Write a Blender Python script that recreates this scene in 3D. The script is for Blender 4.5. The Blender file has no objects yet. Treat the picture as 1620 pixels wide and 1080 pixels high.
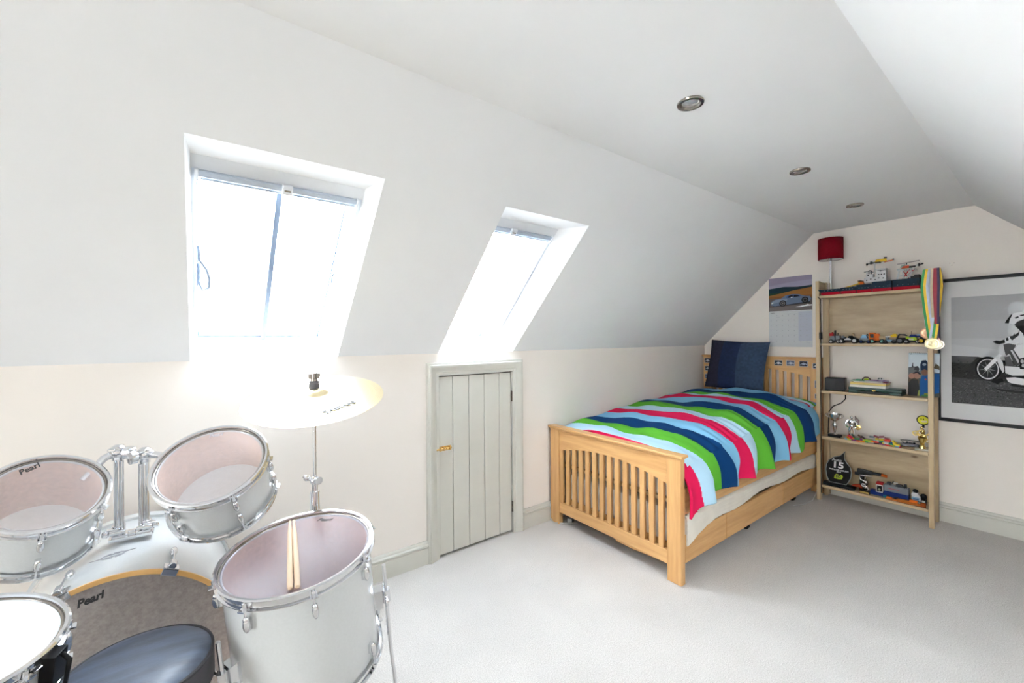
import bpy, bmesh, math, random
from mathutils import Vector, Matrix, Quaternion, Euler
random.seed(7)
PI = math.pi
R = math.radians
SC = bpy.context.scene
COL = SC.collection

# ------------------------------------------------------------------ camera
cam_d = bpy.data.cameras.new('camera'); cam = bpy.data.objects.new('camera', cam_d)
COL.objects.link(cam); SC.camera = cam
cam_d.sensor_width = 36.0; cam_d.lens = 655.9/1620*36
cam_d.shift_y = -0.003; cam_d.clip_start = 0.02
cam.location = (0, 0, 1.3)
cam.rotation_euler = (Matrix.Rotation(R(53.07-90), 4, 'Z') @ Matrix.Rotation(PI/2, 4, 'X') @ Matrix.Rotation(R(-0.404), 4, 'Z')).to_euler()

# ------------------------------------------------------------------ world and exposure
SC.view_settings.view_transform = 'Standard'
SC.view_settings.look = 'None'
SC.view_settings.exposure = 0.25
SC.view_settings.gamma = 1.0
SC.view_settings.use_curve_mapping = False
W = bpy.data.worlds.new('overcast_sky'); SC.world = W; W.use_nodes = True
bg = W.node_tree.nodes['Background']
# hazy white daylight, somewhat brighter towards the horizon than overhead
_n, _l = W.node_tree.nodes, W.node_tree.links
_tc = _n.new('ShaderNodeTexCoord'); _sp = _n.new('ShaderNodeSeparateXYZ'); _rp = _n.new('ShaderNodeValToRGB')
_l.new(_tc.outputs['Generated'], _sp.inputs[0]); _mr = _n.new('ShaderNodeMapRange'); _mr.inputs['From Min'].default_value = -1
_l.new(_sp.outputs['Z'], _mr.inputs['Value']); _l.new(_mr.outputs['Result'], _rp.inputs['Fac'])
_e = _rp.color_ramp.elements; _e[0].position = 0; _e[0].color = (.72, .72, .71, 1); _e[1].position = 1; _e[1].color = (.42, .46, .52, 1)
_m = _rp.color_ramp.elements.new(.5); _m.color = (1.0, 1.0, 1.0, 1); _m2 = _rp.color_ramp.elements.new(.62); _m2.color = (.95, .97, 1.0, 1)
_l.new(_rp.outputs['Color'], bg.inputs['Color'])
bg.inputs['Strength'].default_value = 33.0

# ------------------------------------------------------------------ materials
MATS = {}
def nodes(name):
    m = bpy.data.materials.new(name); m.use_nodes = True
    return m, m.node_tree.nodes, m.node_tree.links, m.node_tree.nodes['Principled BSDF']
def ramp(n, l, src, c0, c1, p0=0.3, p1=0.7):
    r = n.new('ShaderNodeValToRGB'); e = r.color_ramp.elements
    e[0].position = p0; e[1].position = p1
    e[0].color = (*c0, 1); e[1].color = (*c1, 1)
    l.new(src, r.inputs['Fac']); return r.outputs['Color']
def noise(n, l, scale=5, detail=3, vec=(1, 1, 1), coord='Object', rough=.5):
    tc = n.new('ShaderNodeTexCoord'); mp = n.new('ShaderNodeMapping'); mp.inputs['Scale'].default_value = vec
    t = n.new('ShaderNodeTexNoise'); t.inputs['Scale'].default_value = scale; t.inputs['Detail'].default_value = detail
    t.inputs['Roughness'].default_value = rough
    l.new(tc.outputs[coord], mp.inputs['Vector']); l.new(mp.outputs['Vector'], t.inputs['Vector'])
    return t.outputs['Fac']
def bump(n, l, b, src, strength=.2, dist=.01):
    bp = n.new('ShaderNodeBump'); bp.inputs['Strength'].default_value = strength; bp.inputs['Distance'].default_value = dist
    l.new(src, bp.inputs['Height']); l.new(bp.outputs['Normal'], b.inputs['Normal'])
def mat(name, col, rough=.5, metal=0, var=.08, scale=12, vec=(1, 1, 1), bmp=0, bscale=None, bdist=.005, coat=0, spec=.5, sheen=0):
    if name in MATS: return MATS[name]
    m, n, l, b = nodes(name)
    f = noise(n, l, scale, 3, vec)
    c0 = tuple(max(0, c*(1-var)) for c in col); c1 = tuple(min(1, c*(1+var)) for c in col)
    l.new(ramp(n, l, f, c0, c1), b.inputs['Base Color'])
    b.inputs['Roughness'].default_value = rough; b.inputs['Metallic'].default_value = metal
    b.inputs['Specular IOR Level'].default_value = spec
    b.inputs['Coat Weight'].default_value = coat; b.inputs['Sheen Weight'].default_value = sheen
    if bmp:
        bump(n, l, b, noise(n, l, bscale or scale*6, 4, vec), bmp, bdist)
    MATS[name] = m; return m
def pl(c, rough=.38):
    key = 'plastic_%02x%02x%02x' % tuple(int(max(0, min(1, v))*255) for v in c)
    return mat(key, tuple(max(.004, v*.8) for v in c), rough, var=.04, scale=30, spec=.10)

M = {}
M['plaster_white'] = mat('white_emulsion', (.89, .893, .895), .75, var=.012, scale=3, bmp=.06, bscale=60, bdist=.002)
M['plaster_cream'] = mat('cream_emulsion', (.87, .805, .735), .75, var=.012, scale=3, bmp=.06, bscale=60, bdist=.002)
M['trim'] = mat('grey_green_paint', (.60, .585, .52), .42, var=.02, scale=8, bmp=.04, bscale=40, bdist=.001)
M['dark_gap'] = mat('dark_gap', (.04, .035, .03), .9)
M['metal_frame'] = mat('blue_grey_powder_coat', (.50, .56, .64), .35, var=.04, metal=.2)
M['pale_frame'] = mat('pale_blue_grey_frame', (.76, .82, .90), .4, var=.02)
M['dark_bar'] = mat('blue_grey_bar', (.16, .20, .26), .4, var=.04)
M['white_frame'] = mat('white_gloss_frame', (.8, .82, .85), .35, var=.02)
M['chrome'] = mat('chrome', (.80, .81, .83), .09, metal=1, var=.03, scale=20)
M['dark_chrome'] = mat('brushed_nickel', (.30, .27, .24), .25, metal=1, var=.05, scale=20)
M['rubber'] = mat('black_rubber', (.009, .009, .010), .6, spec=.15)
M['black'] = mat('black_gloss', (.007, .007, .008), .35, var=.1, spec=.18)
M['brass'] = mat('brass', (.62, .42, .16), .25, metal=1)
M['gold'] = mat('gold_plate', (.80, .60, .22), .18, metal=1)
M['silver'] = mat('silver_plate', (.72, .72, .72), .14, metal=1)
M['bronze'] = mat('bronze_plate', (.55, .32, .20), .3, metal=1)

def wood(name, c0, c1, vec, scale=3.2, rough=.42, coat=.1, knots=False):
    if name in MATS: return MATS[name]
    m, n, l, b = nodes(name)
    f = noise(n, l, scale, 6, vec, rough=.6)
    col = ramp(n, l, f, c0, c1, .3, .72)
    if knots:
        tc = n.new('ShaderNodeTexCoord'); v = n.new('ShaderNodeTexVoronoi'); v.inputs['Scale'].default_value = 7
        mp = n.new('ShaderNodeMapping'); mp.inputs['Scale'].default_value = (1, .6, 1.1)
        l.new(tc.outputs['Object'], mp.inputs['Vector']); l.new(mp.outputs['Vector'], v.inputs['Vector'])
        k = n.new('ShaderNodeMapRange'); k.inputs['From Min'].default_value = .03; k.inputs['From Max'].default_value = .10
        l.new(v.outputs['Distance'], k.inputs['Value'])
        mx = n.new('ShaderNodeMix'); mx.data_type = 'RGBA'
        mx.inputs['A'].default_value = (c0[0]*.62, c0[1]*.5, c0[2]*.42, 1)
        l.new(k.outputs['Result'], mx.inputs['Factor']); l.new(col, mx.inputs['B']); col = mx.outputs['Result']
    l.new(col, b.inputs['Base Color']); b.inputs['Roughness'].default_value = rough
    b.inputs['Coat Weight'].default_value = coat
    bump(n, l, b, f, .06, .002)
    MATS[name] = m; return m
OAK0, OAK1 = (.52, .275, .095), (.68, .40, .165)
M['oak_x'] = wood('honey_beech_along_x', OAK0, OAK1, (1, 14, 14))
M['oak_y'] = wood('honey_beech_along_y', OAK0, OAK1, (14, 1, 14))
M['oak_z'] = wood('honey_beech_along_z', OAK0, OAK1, (14, 14, 1))
P0, P1 = (.43, .31, .17), (.58, .445, .265)
M['pine_z'] = wood('pale_pine_along_z', P0, P1, (12, 12, 1))
M['pine_y'] = wood('pale_pine_along_y', P0, P1, (12, 1, 12))
M['pine_x'] = wood('pale_pine_along_x', P0, P1, (1, 12, 12))
M['pine_board'] = wood('knotty_pine_board', (.33, .24, .135), (.50, .385, .235), (4, 1, 6), knots=True)
M['drum_wood'] = wood('orange_maple', (.72, .40, .12), (.82, .5, .2), (3, 3, 10))
M['shell_inside'] = mat('shell_inside_maple', (.78, .60, .50), .5, var=.08, scale=90)

def carpet():
    m, n, l, b = nodes('beige_loop_carpet')
    f = noise(n, l, 260, 4); g = noise(n, l, 2.2, 3)
    a = ramp(n, l, f, (.52, .485, .45), (.76, .73, .69), .32, .68)
    c = ramp(n, l, g, (.93, .93, .93), (1.03, 1.03, 1.03), .3, .7)
    mx = n.new('ShaderNodeMix'); mx.data_type = 'RGBA'; mx.blend_type = 'MULTIPLY'; mx.inputs['Factor'].default_value = 1
    l.new(a, mx.inputs['A']); l.new(c, mx.inputs['B']); l.new(mx.outputs['Result'], b.inputs['Base Color'])
    b.inputs['Roughness'].default_value = .95; b.inputs['Specular IOR Level'].default_value = .1
    bump(n, l, b, f, .6, .006)
    return m
M['carpet'] = carpet()

def glass(name, tint=(1, 1, 1), gl=1.0, edge=.9, haze=0.0, hcol=(.9, .9, .92)):
    m = bpy.data.materials.new(name); m.use_nodes = True
    n, l = m.node_tree.nodes, m.node_tree.links
    n.remove(n['Principled BSDF']); out = n['Material Output']
    t = n.new('ShaderNodeBsdfTransparent'); t.inputs['Color'].default_value = (*tint, 1)
    g = n.new('ShaderNodeBsdfGlossy'); g.inputs['Roughness'].default_value = .30 if haze else .04
    lw = n.new('ShaderNodeLayerWeight'); pw = n.new('ShaderNodeMath'); pw.operation = 'POWER'; pw.inputs[1].default_value = 4.5
    l.new(lw.outputs['Facing'], pw.inputs[0]); lw.inputs['Blend'].default_value = .5
    mul = n.new('ShaderNodeMath'); mul.operation = 'MULTIPLY_ADD'; mul.inputs[1].default_value = edge; mul.inputs[2].default_value = .04*gl
    mul.use_clamp = True; l.new(pw.outputs[0], mul.inputs[0])
    s = n.new('ShaderNodeMixShader'); l.new(mul.outputs[0], s.inputs['Fac'])
    src = t.outputs[0]
    if haze:
        d = n.new('ShaderNodeBsdfDiffuse'); d.inputs['Color'].default_value = (*hcol, 1)
        h = n.new('ShaderNodeMixShader')
        f = noise(n, l, 70, 6, rough=.75)
        mr = n.new('ShaderNodeMapRange'); mr.inputs['From Min'].default_value = .35; mr.inputs['From Max'].default_value = .75
        mr.inputs['To Min'].default_value = haze*.8; mr.inputs['To Max'].default_value = haze*1.25
        l.new(f, mr.inputs['Value']); l.new(mr.outputs['Result'], h.inputs['Fac'])
        l.new(src, h.inputs[1]); l.new(d.outputs[0], h.inputs[2]); src = h.outputs[0]
    l.new(src, s.inputs[1]); l.new(g.outputs[0], s.inputs[2]); l.new(s.outputs[0], out.inputs['Surface'])
    return m
M['pane'] = glass('window_glass', (.97, .99, 1.0))
M['picture_glass'] = glass('picture_glass', (1, 1, 1), .1, .4)
M['clear_head'] = glass('clear_drum_head', (.98, .97, .98), .5, .16, .19, (.92, .90, .94))  # brightness of the tom interiors put into the white-lilac haze colour
M['floor_head'] = glass('clear_floor_tom_head', (.95, .93, .97), .6, .2, .17, (.74, .72, .90))  # soft reflection on the film put into the lilac haze colour
M['kick_head'] = glass('clear_bass_head', (.94, .92, .91), .8, .5, .48, (.74, .68, .645))  # pale haze colour painted in to lift the dark bass interior

def print_mat():
    m, n, l, b = nodes('printed_colours')
    a = n.new('ShaderNodeAttribute'); a.attribute_name = 'Col'
    l.new(a.outputs['Color'], b.inputs['Base Color']); b.inputs['Roughness'].default_value = .5; b.inputs['Specular IOR Level'].default_value = .08
    return m
M['print'] = print_mat()
def fabric_attr(name, rough=.9, bs=500, st=.3):
    m, n, l, b = nodes(name)
    a = n.new('ShaderNodeAttribute'); a.attribute_name = 'Col'
    l.new(a.outputs['Color'], b.inputs['Base Color']); b.inputs['Roughness'].default_value = rough
    b.inputs['Specular IOR Level'].default_value = .1
    w = noise(n, l, 9, 5, rough=.6); bump(n, l, b, w, st, .012 if bs == 500 else .004)
    return m
M['striped_cotton'] = fabric_attr('striped_cotton')
M['denim'] = fabric_attr('woven_navy_cotton', bs=250, st=.6)

# ------------------------------------------------------------------ mesh builder
class MB:
    def __init__(s): s.v = []; s.f = []; s.m = []; s.c = []; s.mi = 0; s.col = None
    def face(s, idx): s.f.append(idx); s.m.append(s.mi); s.c.append(s.col)
    def poly(s, pts):
        b = len(s.v); s.v += [tuple(p) for p in pts]; s.face(list(range(b, b+len(pts)))); return s
    def hexa(s, p):
        b = len(s.v); s.v += [tuple(q) for q in p]
        for q in ((0, 3, 2, 1), (4, 5, 6, 7), (0, 1, 5, 4), (1, 2, 6, 5), (2, 3, 7, 6), (3, 0, 4, 7)): s.face([b+i for i in q])
        return s
    def box(s, x0, x1, y0, y1, z0, z1, T=None):
        if x0 > x1: x0, x1 = x1, x0
        if y0 > y1: y0, y1 = y1, y0
        if z0 > z1: z0, z1 = z1, z0
        p = [Vector(q) for q in ((x0, y0, z0), (x1, y0, z0), (x1, y1, z0), (x0, y1, z0), (x0, y0, z1), (x1, y0, z1), (x1, y1, z1), (x0, y1, z1))]
        if T: p = [T @ q for q in p]
        return s.hexa(p)
    def bc(s, c, d, rot=None):
        T = Matrix.Translation(c) @ (Euler(rot).to_matrix().to_4x4() if rot else Matrix())
        return s.box(-d[0]/2, d[0]/2, -d[1]/2, d[1]/2, -d[2]/2, d[2]/2, T)
    def loft(s, rings, closed=True, caps=(True, True)):
        b = len(s.v); n = len(rings[0])
        for r in rings: s.v += [tuple(p) for p in r]
        for i in range(len(rings)-1):
            for j in range(n if closed else n-1):
                k = (j+1) % n
                s.face([b+i*n+j, b+i*n+k, b+(i+1)*n+k, b+(i+1)*n+j])
        if caps[0]: s.face([b+j for j in reversed(range(n))])
        if caps[1]: s.face([b+(len(rings)-1)*n+j for j in range(n)])
        return s
    def tube(s, pts, r, n=10, caps=True):
        pts = [Vector(p) for p in pts]; rr = r if isinstance(r, (list, tuple)) else [r]*len(pts)
        t0 = (pts[1]-pts[0]).normalized(); up = Vector((0, 0, 1)) if abs(t0.z) < .9 else Vector((1, 0, 0))
        a = t0.cross(up).normalized(); rings = []
        for i, p in enumerate(pts):
            t = (pts[min(i+1, len(pts)-1)]-pts[max(i-1, 0)]).normalized()
            a = (a - t*a.dot(t)).normalized(); bb = t.cross(a)
            rings.append([p+(a*math.cos(2*PI*j/n)+bb*math.sin(2*PI*j/n))*rr[i] for j in range(n)])
        return s.loft(rings, True, (caps, caps))
    def cyl(s, p, q, r, r2=None, n=14): return s.tube([p, q], [r, r if r2 is None else r2], n)
    def lathe(s, prof, n=32, T=None, caps=False, closed=False):
        rings = [[Vector((r*math.cos(2*PI*j/n), r*math.sin(2*PI*j/n), z)) for j in range(n)] for r, z in prof]
        if T: rings = [[T @ p for p in q] for q in rings]
        if closed: rings.append(rings[0])
        return s.loft(rings, True, (caps, caps))
    def ball(s, c, r, n=12, T=None):
        r = r if isinstance(r, (tuple, list)) else (r, r, r); k = max(4, n//2)
        prof = [(max(1e-4, math.sin(PI*i/k)), -math.cos(PI*i/k)) for i in range(k+1)]
        TT = Matrix.Translation(c) @ (T or Matrix()) @ Matrix.Diagonal((*r, 1))
        return s.lathe(prof, n, TT, caps=True)
    def prism(s, pts, d0, d1, T=None):
        f = (lambda p: T @ Vector(p)) if T else Vector
        return s.loft([[f((x, y, d0)) for x, y in pts], [f((x, y, d1)) for x, y in pts]])
    def grid(s, fn, nu, nv, colfn=None):
        b = len(s.v)
        for i in range(nu+1):
            for j in range(nv+1): s.v.append(tuple(fn(i/nu, j/nv)))
        for i in range(nu):
            for j in range(nv):
                if colfn: s.col = colfn((i+.5)/nu, (j+.5)/nv)
                s.face([b+i*(nv+1)+j, b+(i+1)*(nv+1)+j, b+(i+1)*(nv+1)+j+1, b+i*(nv+1)+j+1])
        return s
    def mesh(s, name, mats):
        me = bpy.data.meshes.new(name); me.from_pydata(s.v, [], s.f)
        for m in (mats if isinstance(mats, (list, tuple)) else [mats]): me.materials.append(m)
        me.polygons.foreach_set('material_index', s.m)
        me.polygons.foreach_set('use_smooth', [True]*len(s.f))
        if any(c is not None for c in s.c):
            at = me.color_attributes.new('Col', 'FLOAT_COLOR', 'CORNER'); k = 0; buf = []
            for f, c in zip(s.f, s.c): buf += list((*(c or (.5, .5, .5)), 1))*len(f)
            at.data.foreach_set('color', buf)
        bm = bmesh.new(); bm.from_mesh(me); bmesh.ops.recalc_face_normals(bm, faces=bm.faces); bm.to_mesh(me); bm.free()
        me.set_sharp_from_angle(angle=R(38)); me.update()
        return me
    def build(s, name, mats, parent=None, bevel=0, seg=2, label=None):
        o = bpy.data.objects.new(name, s.mesh(name, mats)); COL.objects.link(o)
        if parent: o.parent = parent
        if bevel:
            b = o.modifiers.new('bevel', 'BEVEL'); b.width = bevel; b.segments = seg; b.limit_method = 'ANGLE'; b.angle_limit = R(40)
            b.harden_normals = False
        if label: o['label'] = label
        return o
def tag(o, label, cat, group=None, kind=None):
    o['label'] = label; o['category'] = cat
    if group: o['group'] = group
    if kind: o['kind'] = kind
    return o
def thing(name, label, cat, loc=(0, 0, 0), rz=0, group=None, rot=None):
    o = bpy.data.objects.new(name, None); COL.objects.link(o); o.empty_display_size = .05
    o.location = loc; o.rotation_euler = rot if rot else (0, 0, rz)
    return tag(o, label, cat, group)
def inst(src, T, parent=None, name=None):
    o = src.copy(); COL.objects.link(o); o.parent = parent or src.parent
    o.matrix_basis = T; return o
def struct(o, label=None):
    o['kind'] = 'structure'
    if label: o['label'] = label
    return o
def text(body, size, parent, T, m, name='lettering', shear=0, bold=0, align='CENTER', ext=.0004, xs=1.0, label=None):
    cu = bpy.data.curves.new(name, 'FONT'); cu.body = body; cu.size = size; cu.align_x = align; cu.align_y = 'CENTER'
    cu.shear = shear; cu.offset = bold; cu.extrude = ext; cu.resolution_u = 3
    tmp = bpy.data.objects.new('tmp', cu); COL.objects.link(tmp)
    dg = bpy.context.evaluated_depsgraph_get()
    me = bpy.data.meshes.new_from_object(tmp.evaluated_get(dg)); me.name = name
    bpy.data.objects.remove(tmp); bpy.data.curves.remove(cu)
    me.transform(T @ Matrix.Diagonal((xs, 1, 1, 1)))
    me.materials.clear(); me.materials.append(m)
    o = bpy.data.objects.new(name, me); COL.objects.link(o)
    if parent: o.parent = parent
    if label: o['label'] = label
    return o
def frame(o, ux, uy):
    """matrix whose local x, y are ux, uy at origin o"""
    ux = Vector(ux).normalized(); uy = Vector(uy); uy = (uy-ux*uy.dot(ux)).normalized(); uz = ux.cross(uy)
    T = Matrix((ux, uy, uz)).transposed().to_4x4(); T.translation = Vector(o); return T

# ------------------------------------------------------------------ room shell
D, L, K, CZ = 2.227, 4.16, 1.214, 2.170      # knee wall plane y, end wall plane x, knee height, ceiling height
YL, YR, YW = 1.268, .354, -.602              # creases and right knee wall
XB = -4.8                                    # wall behind the camera
T_ = .12
struct(MB().box(XB-.2, L+.2, YW-.2, D+.35, -.12, 0).build('floor', M['carpet']), 'beige loop pile carpet')
struct(MB().box(XB-.2, L+.2, YR-.02, YL+.02, CZ, CZ+.12).build('ceiling', M['plaster_white']), 'flat white ceiling strip with recessed downlights')
def end_wall(x0, x1, name, lab, hole=None):
    prof = [(YW-.2, -.05), (D+.3, -.05), (D+.3, K), (YL+.14, CZ+.1), (YR-.14, CZ+.1), (YW-.2, K)]
    mb = MB()
    T = Matrix(((0, 0, 1, 0), (1, 0, 0, 0), (0, 1, 0, 0), (0, 0, 0, 1)))
    mb.prism(prof, x0, x1, T)
    return struct(mb.build(name, M['plaster_cream']), lab)
end_wall(L, L+.15, 'wall_back', 'cream gable wall behind bed and bookshelf')
GW = (-.30, .70, .45, 2.0)                  # unseen gable window, added to light the ceiling and end wall
wf = MB(); wf.box(XB-.15, XB, YW-.2, GW[0], -.05, K+.5); wf.box(XB-.15, XB, GW[1], D+.3, -.05, K+.5)
wf.box(XB-.15, XB, GW[0], GW[1], -.05, GW[2]); wf.box(XB-.15, XB, GW[0], GW[1], GW[3], CZ+.1)
wf.box(XB-.15, XB, YW+.2, GW[0], K+.5, CZ+.1); wf.box(XB-.15, XB, GW[1], D-.2, K+.5, CZ+.1)
struct(wf.build('wall_front', M['plaster_cream']), 'cream gable wall behind the camera')
gw = bpy.data.objects.new('window_4', None); COL.objects.link(gw); struct(gw, 'unseen gable window added behind the camera for its light')
f_ = MB()
for (a, b, c, d) in ((GW[0], GW[0]+.05, GW[2], GW[3]), (GW[1]-.05, GW[1], GW[2], GW[3]), (GW[0], GW[1], GW[2], GW[2]+.05), (GW[0], GW[1], GW[3]-.05, GW[3])):
    f_.box(XB-.09, XB-.04, a, b, c, d)
f_.build('window_frame', M['white_frame'], gw)
MB().box(XB-.07, XB-.064, GW[0]+.04, GW[1]-.04, GW[2]+.04, GW[3]-.04).build('pane', M['pane'], gw)
# left knee wall with the cupboard door opening
DX0, DX1, DZ = 1.125, 1.668, 1.078
wl = MB()
wl.box(XB, DX0-.02, D, D+.30, 0, K); wl.box(DX1+.02, L, D, D+.30, 0, K); wl.box(DX0-.02, DX1+.02, D, D+.30, DZ+.015, K)
wl.box(DX0-.02, DX1+.02, D+.12, D+.14, 0, DZ+.02)
struct(wl.build('wall_left', M['plaster_cream']), 'cream knee wall under the sloped ceiling')
struct(MB().box(XB, L, YW-.15, YW, 0, K).build('wall_right', M['plaster_cream']), 'cream knee wall on the right side')
# slopes: (x, s up the slope, d outwards)
Q = math.sqrt(.5)
def SL(x, s, d): return Vector((x, D-s*Q+d*Q, K+s*Q+d*Q))
def SR(x, s, d): return Vector((x, YW+s*Q-d*Q, K+s*Q+d*Q))
SMAX = (D-YL)/Q
def slope(P, smax, holes, name, lab, m, dd=.10):
    mb = MB()
    def hx(xa, xb, sa, sb, XA, XB_, SA, SB):
        lo = [P(xa, sa, 0), P(xb, sa, 0), P(xb, sb, 0), P(xa, sb, 0)]
        hi = [P(XA, SA, dd), P(XB_, SA, dd), P(XB_, SB, dd), P(XA, SB, dd)]
        mb.hexa(lo+hi)
    x = XB; X = XB
    for (xa, xb, sa, sb, XA, XB2, SA, SB) in holes:
        hx(x, xa, 0, smax, X, XA, -.1, smax+.05)
        hx(xa, xb, sb, smax, XA, XB2, SB, smax+.05)
        if sa > .001: hx(xa, xb, 0, sa, XA, XB2, -.1, SA)
        x, X = xb, XB2
    hx(x, L, 0, smax, X, L, -.1, smax+.05)
    return struct(mb.build(name, m), lab)
WIN = [(-.035, .560, 0, .978, -.022, .530, -.1, .872), (1.125, 1.680, 0, .978, 1.125, 1.585, -.1, .872)]
slope(SL, SMAX, WIN, 'ceiling_left', 'white sloped ceiling with two roof windows', M['plaster_white'])
WINR = [(1.5, 2.1, .12, .55, 1.5, 2.1, .12, .55)]  # opening for an unseen roof window, added to brighten the left slope
slope(SR, (CZ-K)/Q, WINR, 'ceiling_right', 'white sloped ceiling on the right side', M['plaster_white'])

def roof_window(name, label, P, xa, xb, s0, s1, mull, left_clip=None):
    """conservation rooflight; clear opening xa..xb, s0..s1, frame from d=.10 to .26"""
    w = bpy.data.objects.new(name, None); COL.objects.link(w); struct(w, label)
    def hx(mb, x0, x1, a0, a1, d0, d1, shear=0):
        mb.hexa([P(x0, a0, d0), P(x1, a0, d0), P(x1, a1, d0), P(x0, a1, d0), P(x0, a0-shear, d1), P(x1, a0-shear, d1), P(x1, a1, d1), P(x0, a1, d1)])
    fr = MB(); t = .07
    hx(fr, xa-t, xa, s0-t, s1+t+.05, .10, .27); hx(fr, xb, xb+t, s0-t, s1+t+.05, .10, .27)
    hx(fr, xa, xb, s0-.09, s0, .10, .27); hx(fr, xa, xb, s1, s1+t+.05, .10, .27)
    fr.build('window_frame', M['pale_frame'], w, .003)
    hd = MB(); hx(hd, xa-t, xb+t, s1+.026, s1+t+.08, .097, .12); hd.build('head_lining', M['white_frame'], w)
    gl = .245
    b = MB(); 
    hx(b, xa, xb, s0, s0+.006, gl-.012, gl+.01); hx(b, xa, xb, s1-.012, s1, gl-.012, gl+.01)
    hx(b, xa, xa+.005, s0, s1, gl-.006, gl+.01); hx(b, xb-.005, xb, s0, s1, gl-.006, gl+.01)
    b.build('glazing_bead', M['dark_bar'], w, .002)
    edges = [xa] + ([mull] if mull else []) + [xb]
    for i in range(len(edges)-1):
        g = MB(); hx(g, edges[i], edges[i+1], s0, s1, gl, gl+.006); g.build('pane', M['pane'], w)
    if mull:
        m_ = MB(); hx(m_, mull-.010, mull+.010, s0, s1, gl-.035, gl-.002); m_.build('glazing_bar', M['dark_bar'], w, .002)
    return w, hx
w1, hx1 = roof_window('window_1', 'large roof window with grey frame and central glazing bar', SL, -.010, .515, -.085, .80, .254)
w2, hx2 = roof_window('window_2', 'narrow looking roof window nearer the bed', SL, 1.15, 1.570, -.085, .80, None)
for w, hx, a, b_ in ((w1, hx1, -.010, .515), (w2, hx2, 1.15, 1.570)):
    c = MB(); hx(c, a+.004, b_-.002, .803, .826, .085, .115); hx(c, a+.012, b_-.008, .790, .799, .09, .10)
    cas = c.build('blind_cassette', M['metal_frame'], w, .004)
    e = MB(); hx(e, a-.003, a+.008, .788, .831, .08, .12); hx(e, b_-.008, b_+.001, .788, .831, .08, .12); e.build('end_cap', M['white_frame'], cas, .003)
    mid = (a+b_)/2+.005 if w is w1 else a+.145
    h = MB(); hx(h, mid-.017, mid+.017, .800, .838, .070, .086); h.build('pull_clip', M['white_frame'], cas, .003)
    h = MB(); hx(h, mid-.010, mid+.010, .816, .821, .068, .0705); h.build('clip_slot', M['dark_chrome'], cas)
# window stay handle on the left reveal of window 1, catch on the right
st = MB(); pts = [(-.004, .50, .13), (-.002, .44, .12), (.02, .41, .105), (.03, .37, .10), (.028, .32, .10), (.008, .30, .11), (-.004, .33, .12), (-.004, .42, .13)]
st.tube([SL(*p) for p in pts], .005, 8)
st.build('opening_handle', M['dark_bar'], w1, label='looped casement handle')
for w, x in ((w1, .512), (w2, 1.567)):
    MB().tube([SL(x, .38, .19), SL(x-.008, .36, .185), SL(x-.006, .33, .18)], .004, 8).build('catch', M['dark_bar'], w)
for i, h in enumerate(WINR):
    wr, _ = roof_window('window_%d' % (i+3), 'unseen roof window added on the right slope for its light', SR, h[0], h[1], h[2], h[3], None)

# baseboards (two-step moulded skirting)
def skirt_prof(): return [(0, 0), (.018, 0), (.018, .092), (.012, .098), (.020, .104), (.020, .112), (.012, .118), (.012, .124), (.006, .132), (0, .132)]
def skirt(mb, p, q, nrm):
    p, q, nrm = Vector(p), Vector(q), Vector(nrm)
    r = [[a+nrm*x+Vector((0, 0, z)) for x, z in skirt_prof()] for a in (p, q)]
    mb.loft(r)
bl = MB(); skirt(bl, (XB, D, 0), (1.072, D, 0), (0, -1, 0)); skirt(bl, (1.752, D, 0), (L, D, 0), (0, -1, 0))
struct(bl.build('baseboard_left', M['trim']), 'grey green moulded skirting board')
bb = MB(); skirt(bb, (L, D-.02, 0), (L, YW+.02, 0), (-1, 0, 0)); struct(bb.build('baseboard_back', M['trim']), 'grey green moulded skirting board')
br = MB(); skirt(br, (XB, YW, 0), (L, YW, 0), (0, 1, 0)); struct(br.build('baseboard_right', M['trim']), 'grey green moulded skirting board')
# downlights
for i, x in enumerate((1.458, 2.522, 3.476)):
    d = thing('downlight', ['large looking recessed downlight nearest the camera', 'recessed downlight in the middle of the row of three', 'small looking recessed downlight closest to the bookshelf wall'][i], 'ceiling light', (x, .828, CZ), group='recessed downlights in a row')
    MB().lathe([(.030, .004), (.030, -.004), (.036, -.009), (.046, -.008), (.0475, -.003), (.046, 0), (.030, .004)], 40).build('trim_ring', M['dark_chrome'], d)
    MB().lathe([(.002, -.004), (.020, -.003), (.029, .001), (.030, .004)], 32, caps=True).build('lamp_glass', mat('frosted_reflector', (.85, .85, .87), .15, metal=.7), d)

# cupboard door
door = bpy.data.objects.new('door_1', None); COL.objects.link(door); struct(door, 'low grey green boarded cupboard door in the knee wall')
fw = [(0, 0), (0, .014), (.010, .022), (.030, .022), (.036, .016), (.050, .016), (.056, .010), (.062, 0)]   # architrave section: across, out
def arch(pts):
    mb = MB(); n = len(pts); rings = []
    return mb
x0, x1, zt = DX0-.002, DX1+.002, DZ+.004
ar = MB(); rings = []
for (px, pz, sx, sz) in ((x0, 0, -1, 0), (x0, zt, -1, 1), (x1, zt, 1, 1), (x1, 0, 1, 0)):
    rings.append([Vector((px+sx*(a+.008), D-o, pz+sz*(a+.008))) for a, o in [(0, 0), (0, .012), (.010, .012), (.016, .018), (.034, .022), (.046, .030), (.054, .030), (.058, .024), (.068, .022), (.070, 0)]])
ar.loft(rings, False, (True, True)); ar.build('architrave', M['trim'], door)
rv = MB(); rv.box(x0-.012, x0+.001, D-.010, D+.10, 0, zt); rv.box(x1-.001, x1+.012, D-.010, D+.10, 0, zt); rv.box(x0-.012, x1+.012, D-.010, D+.10, zt-.001, zt+.012)
rv.build('door_lining', M['trim'], door)
xs = [DX0+.004, 1.223, 1.337, 1.452, 1.567, DX1-.004]
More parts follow.
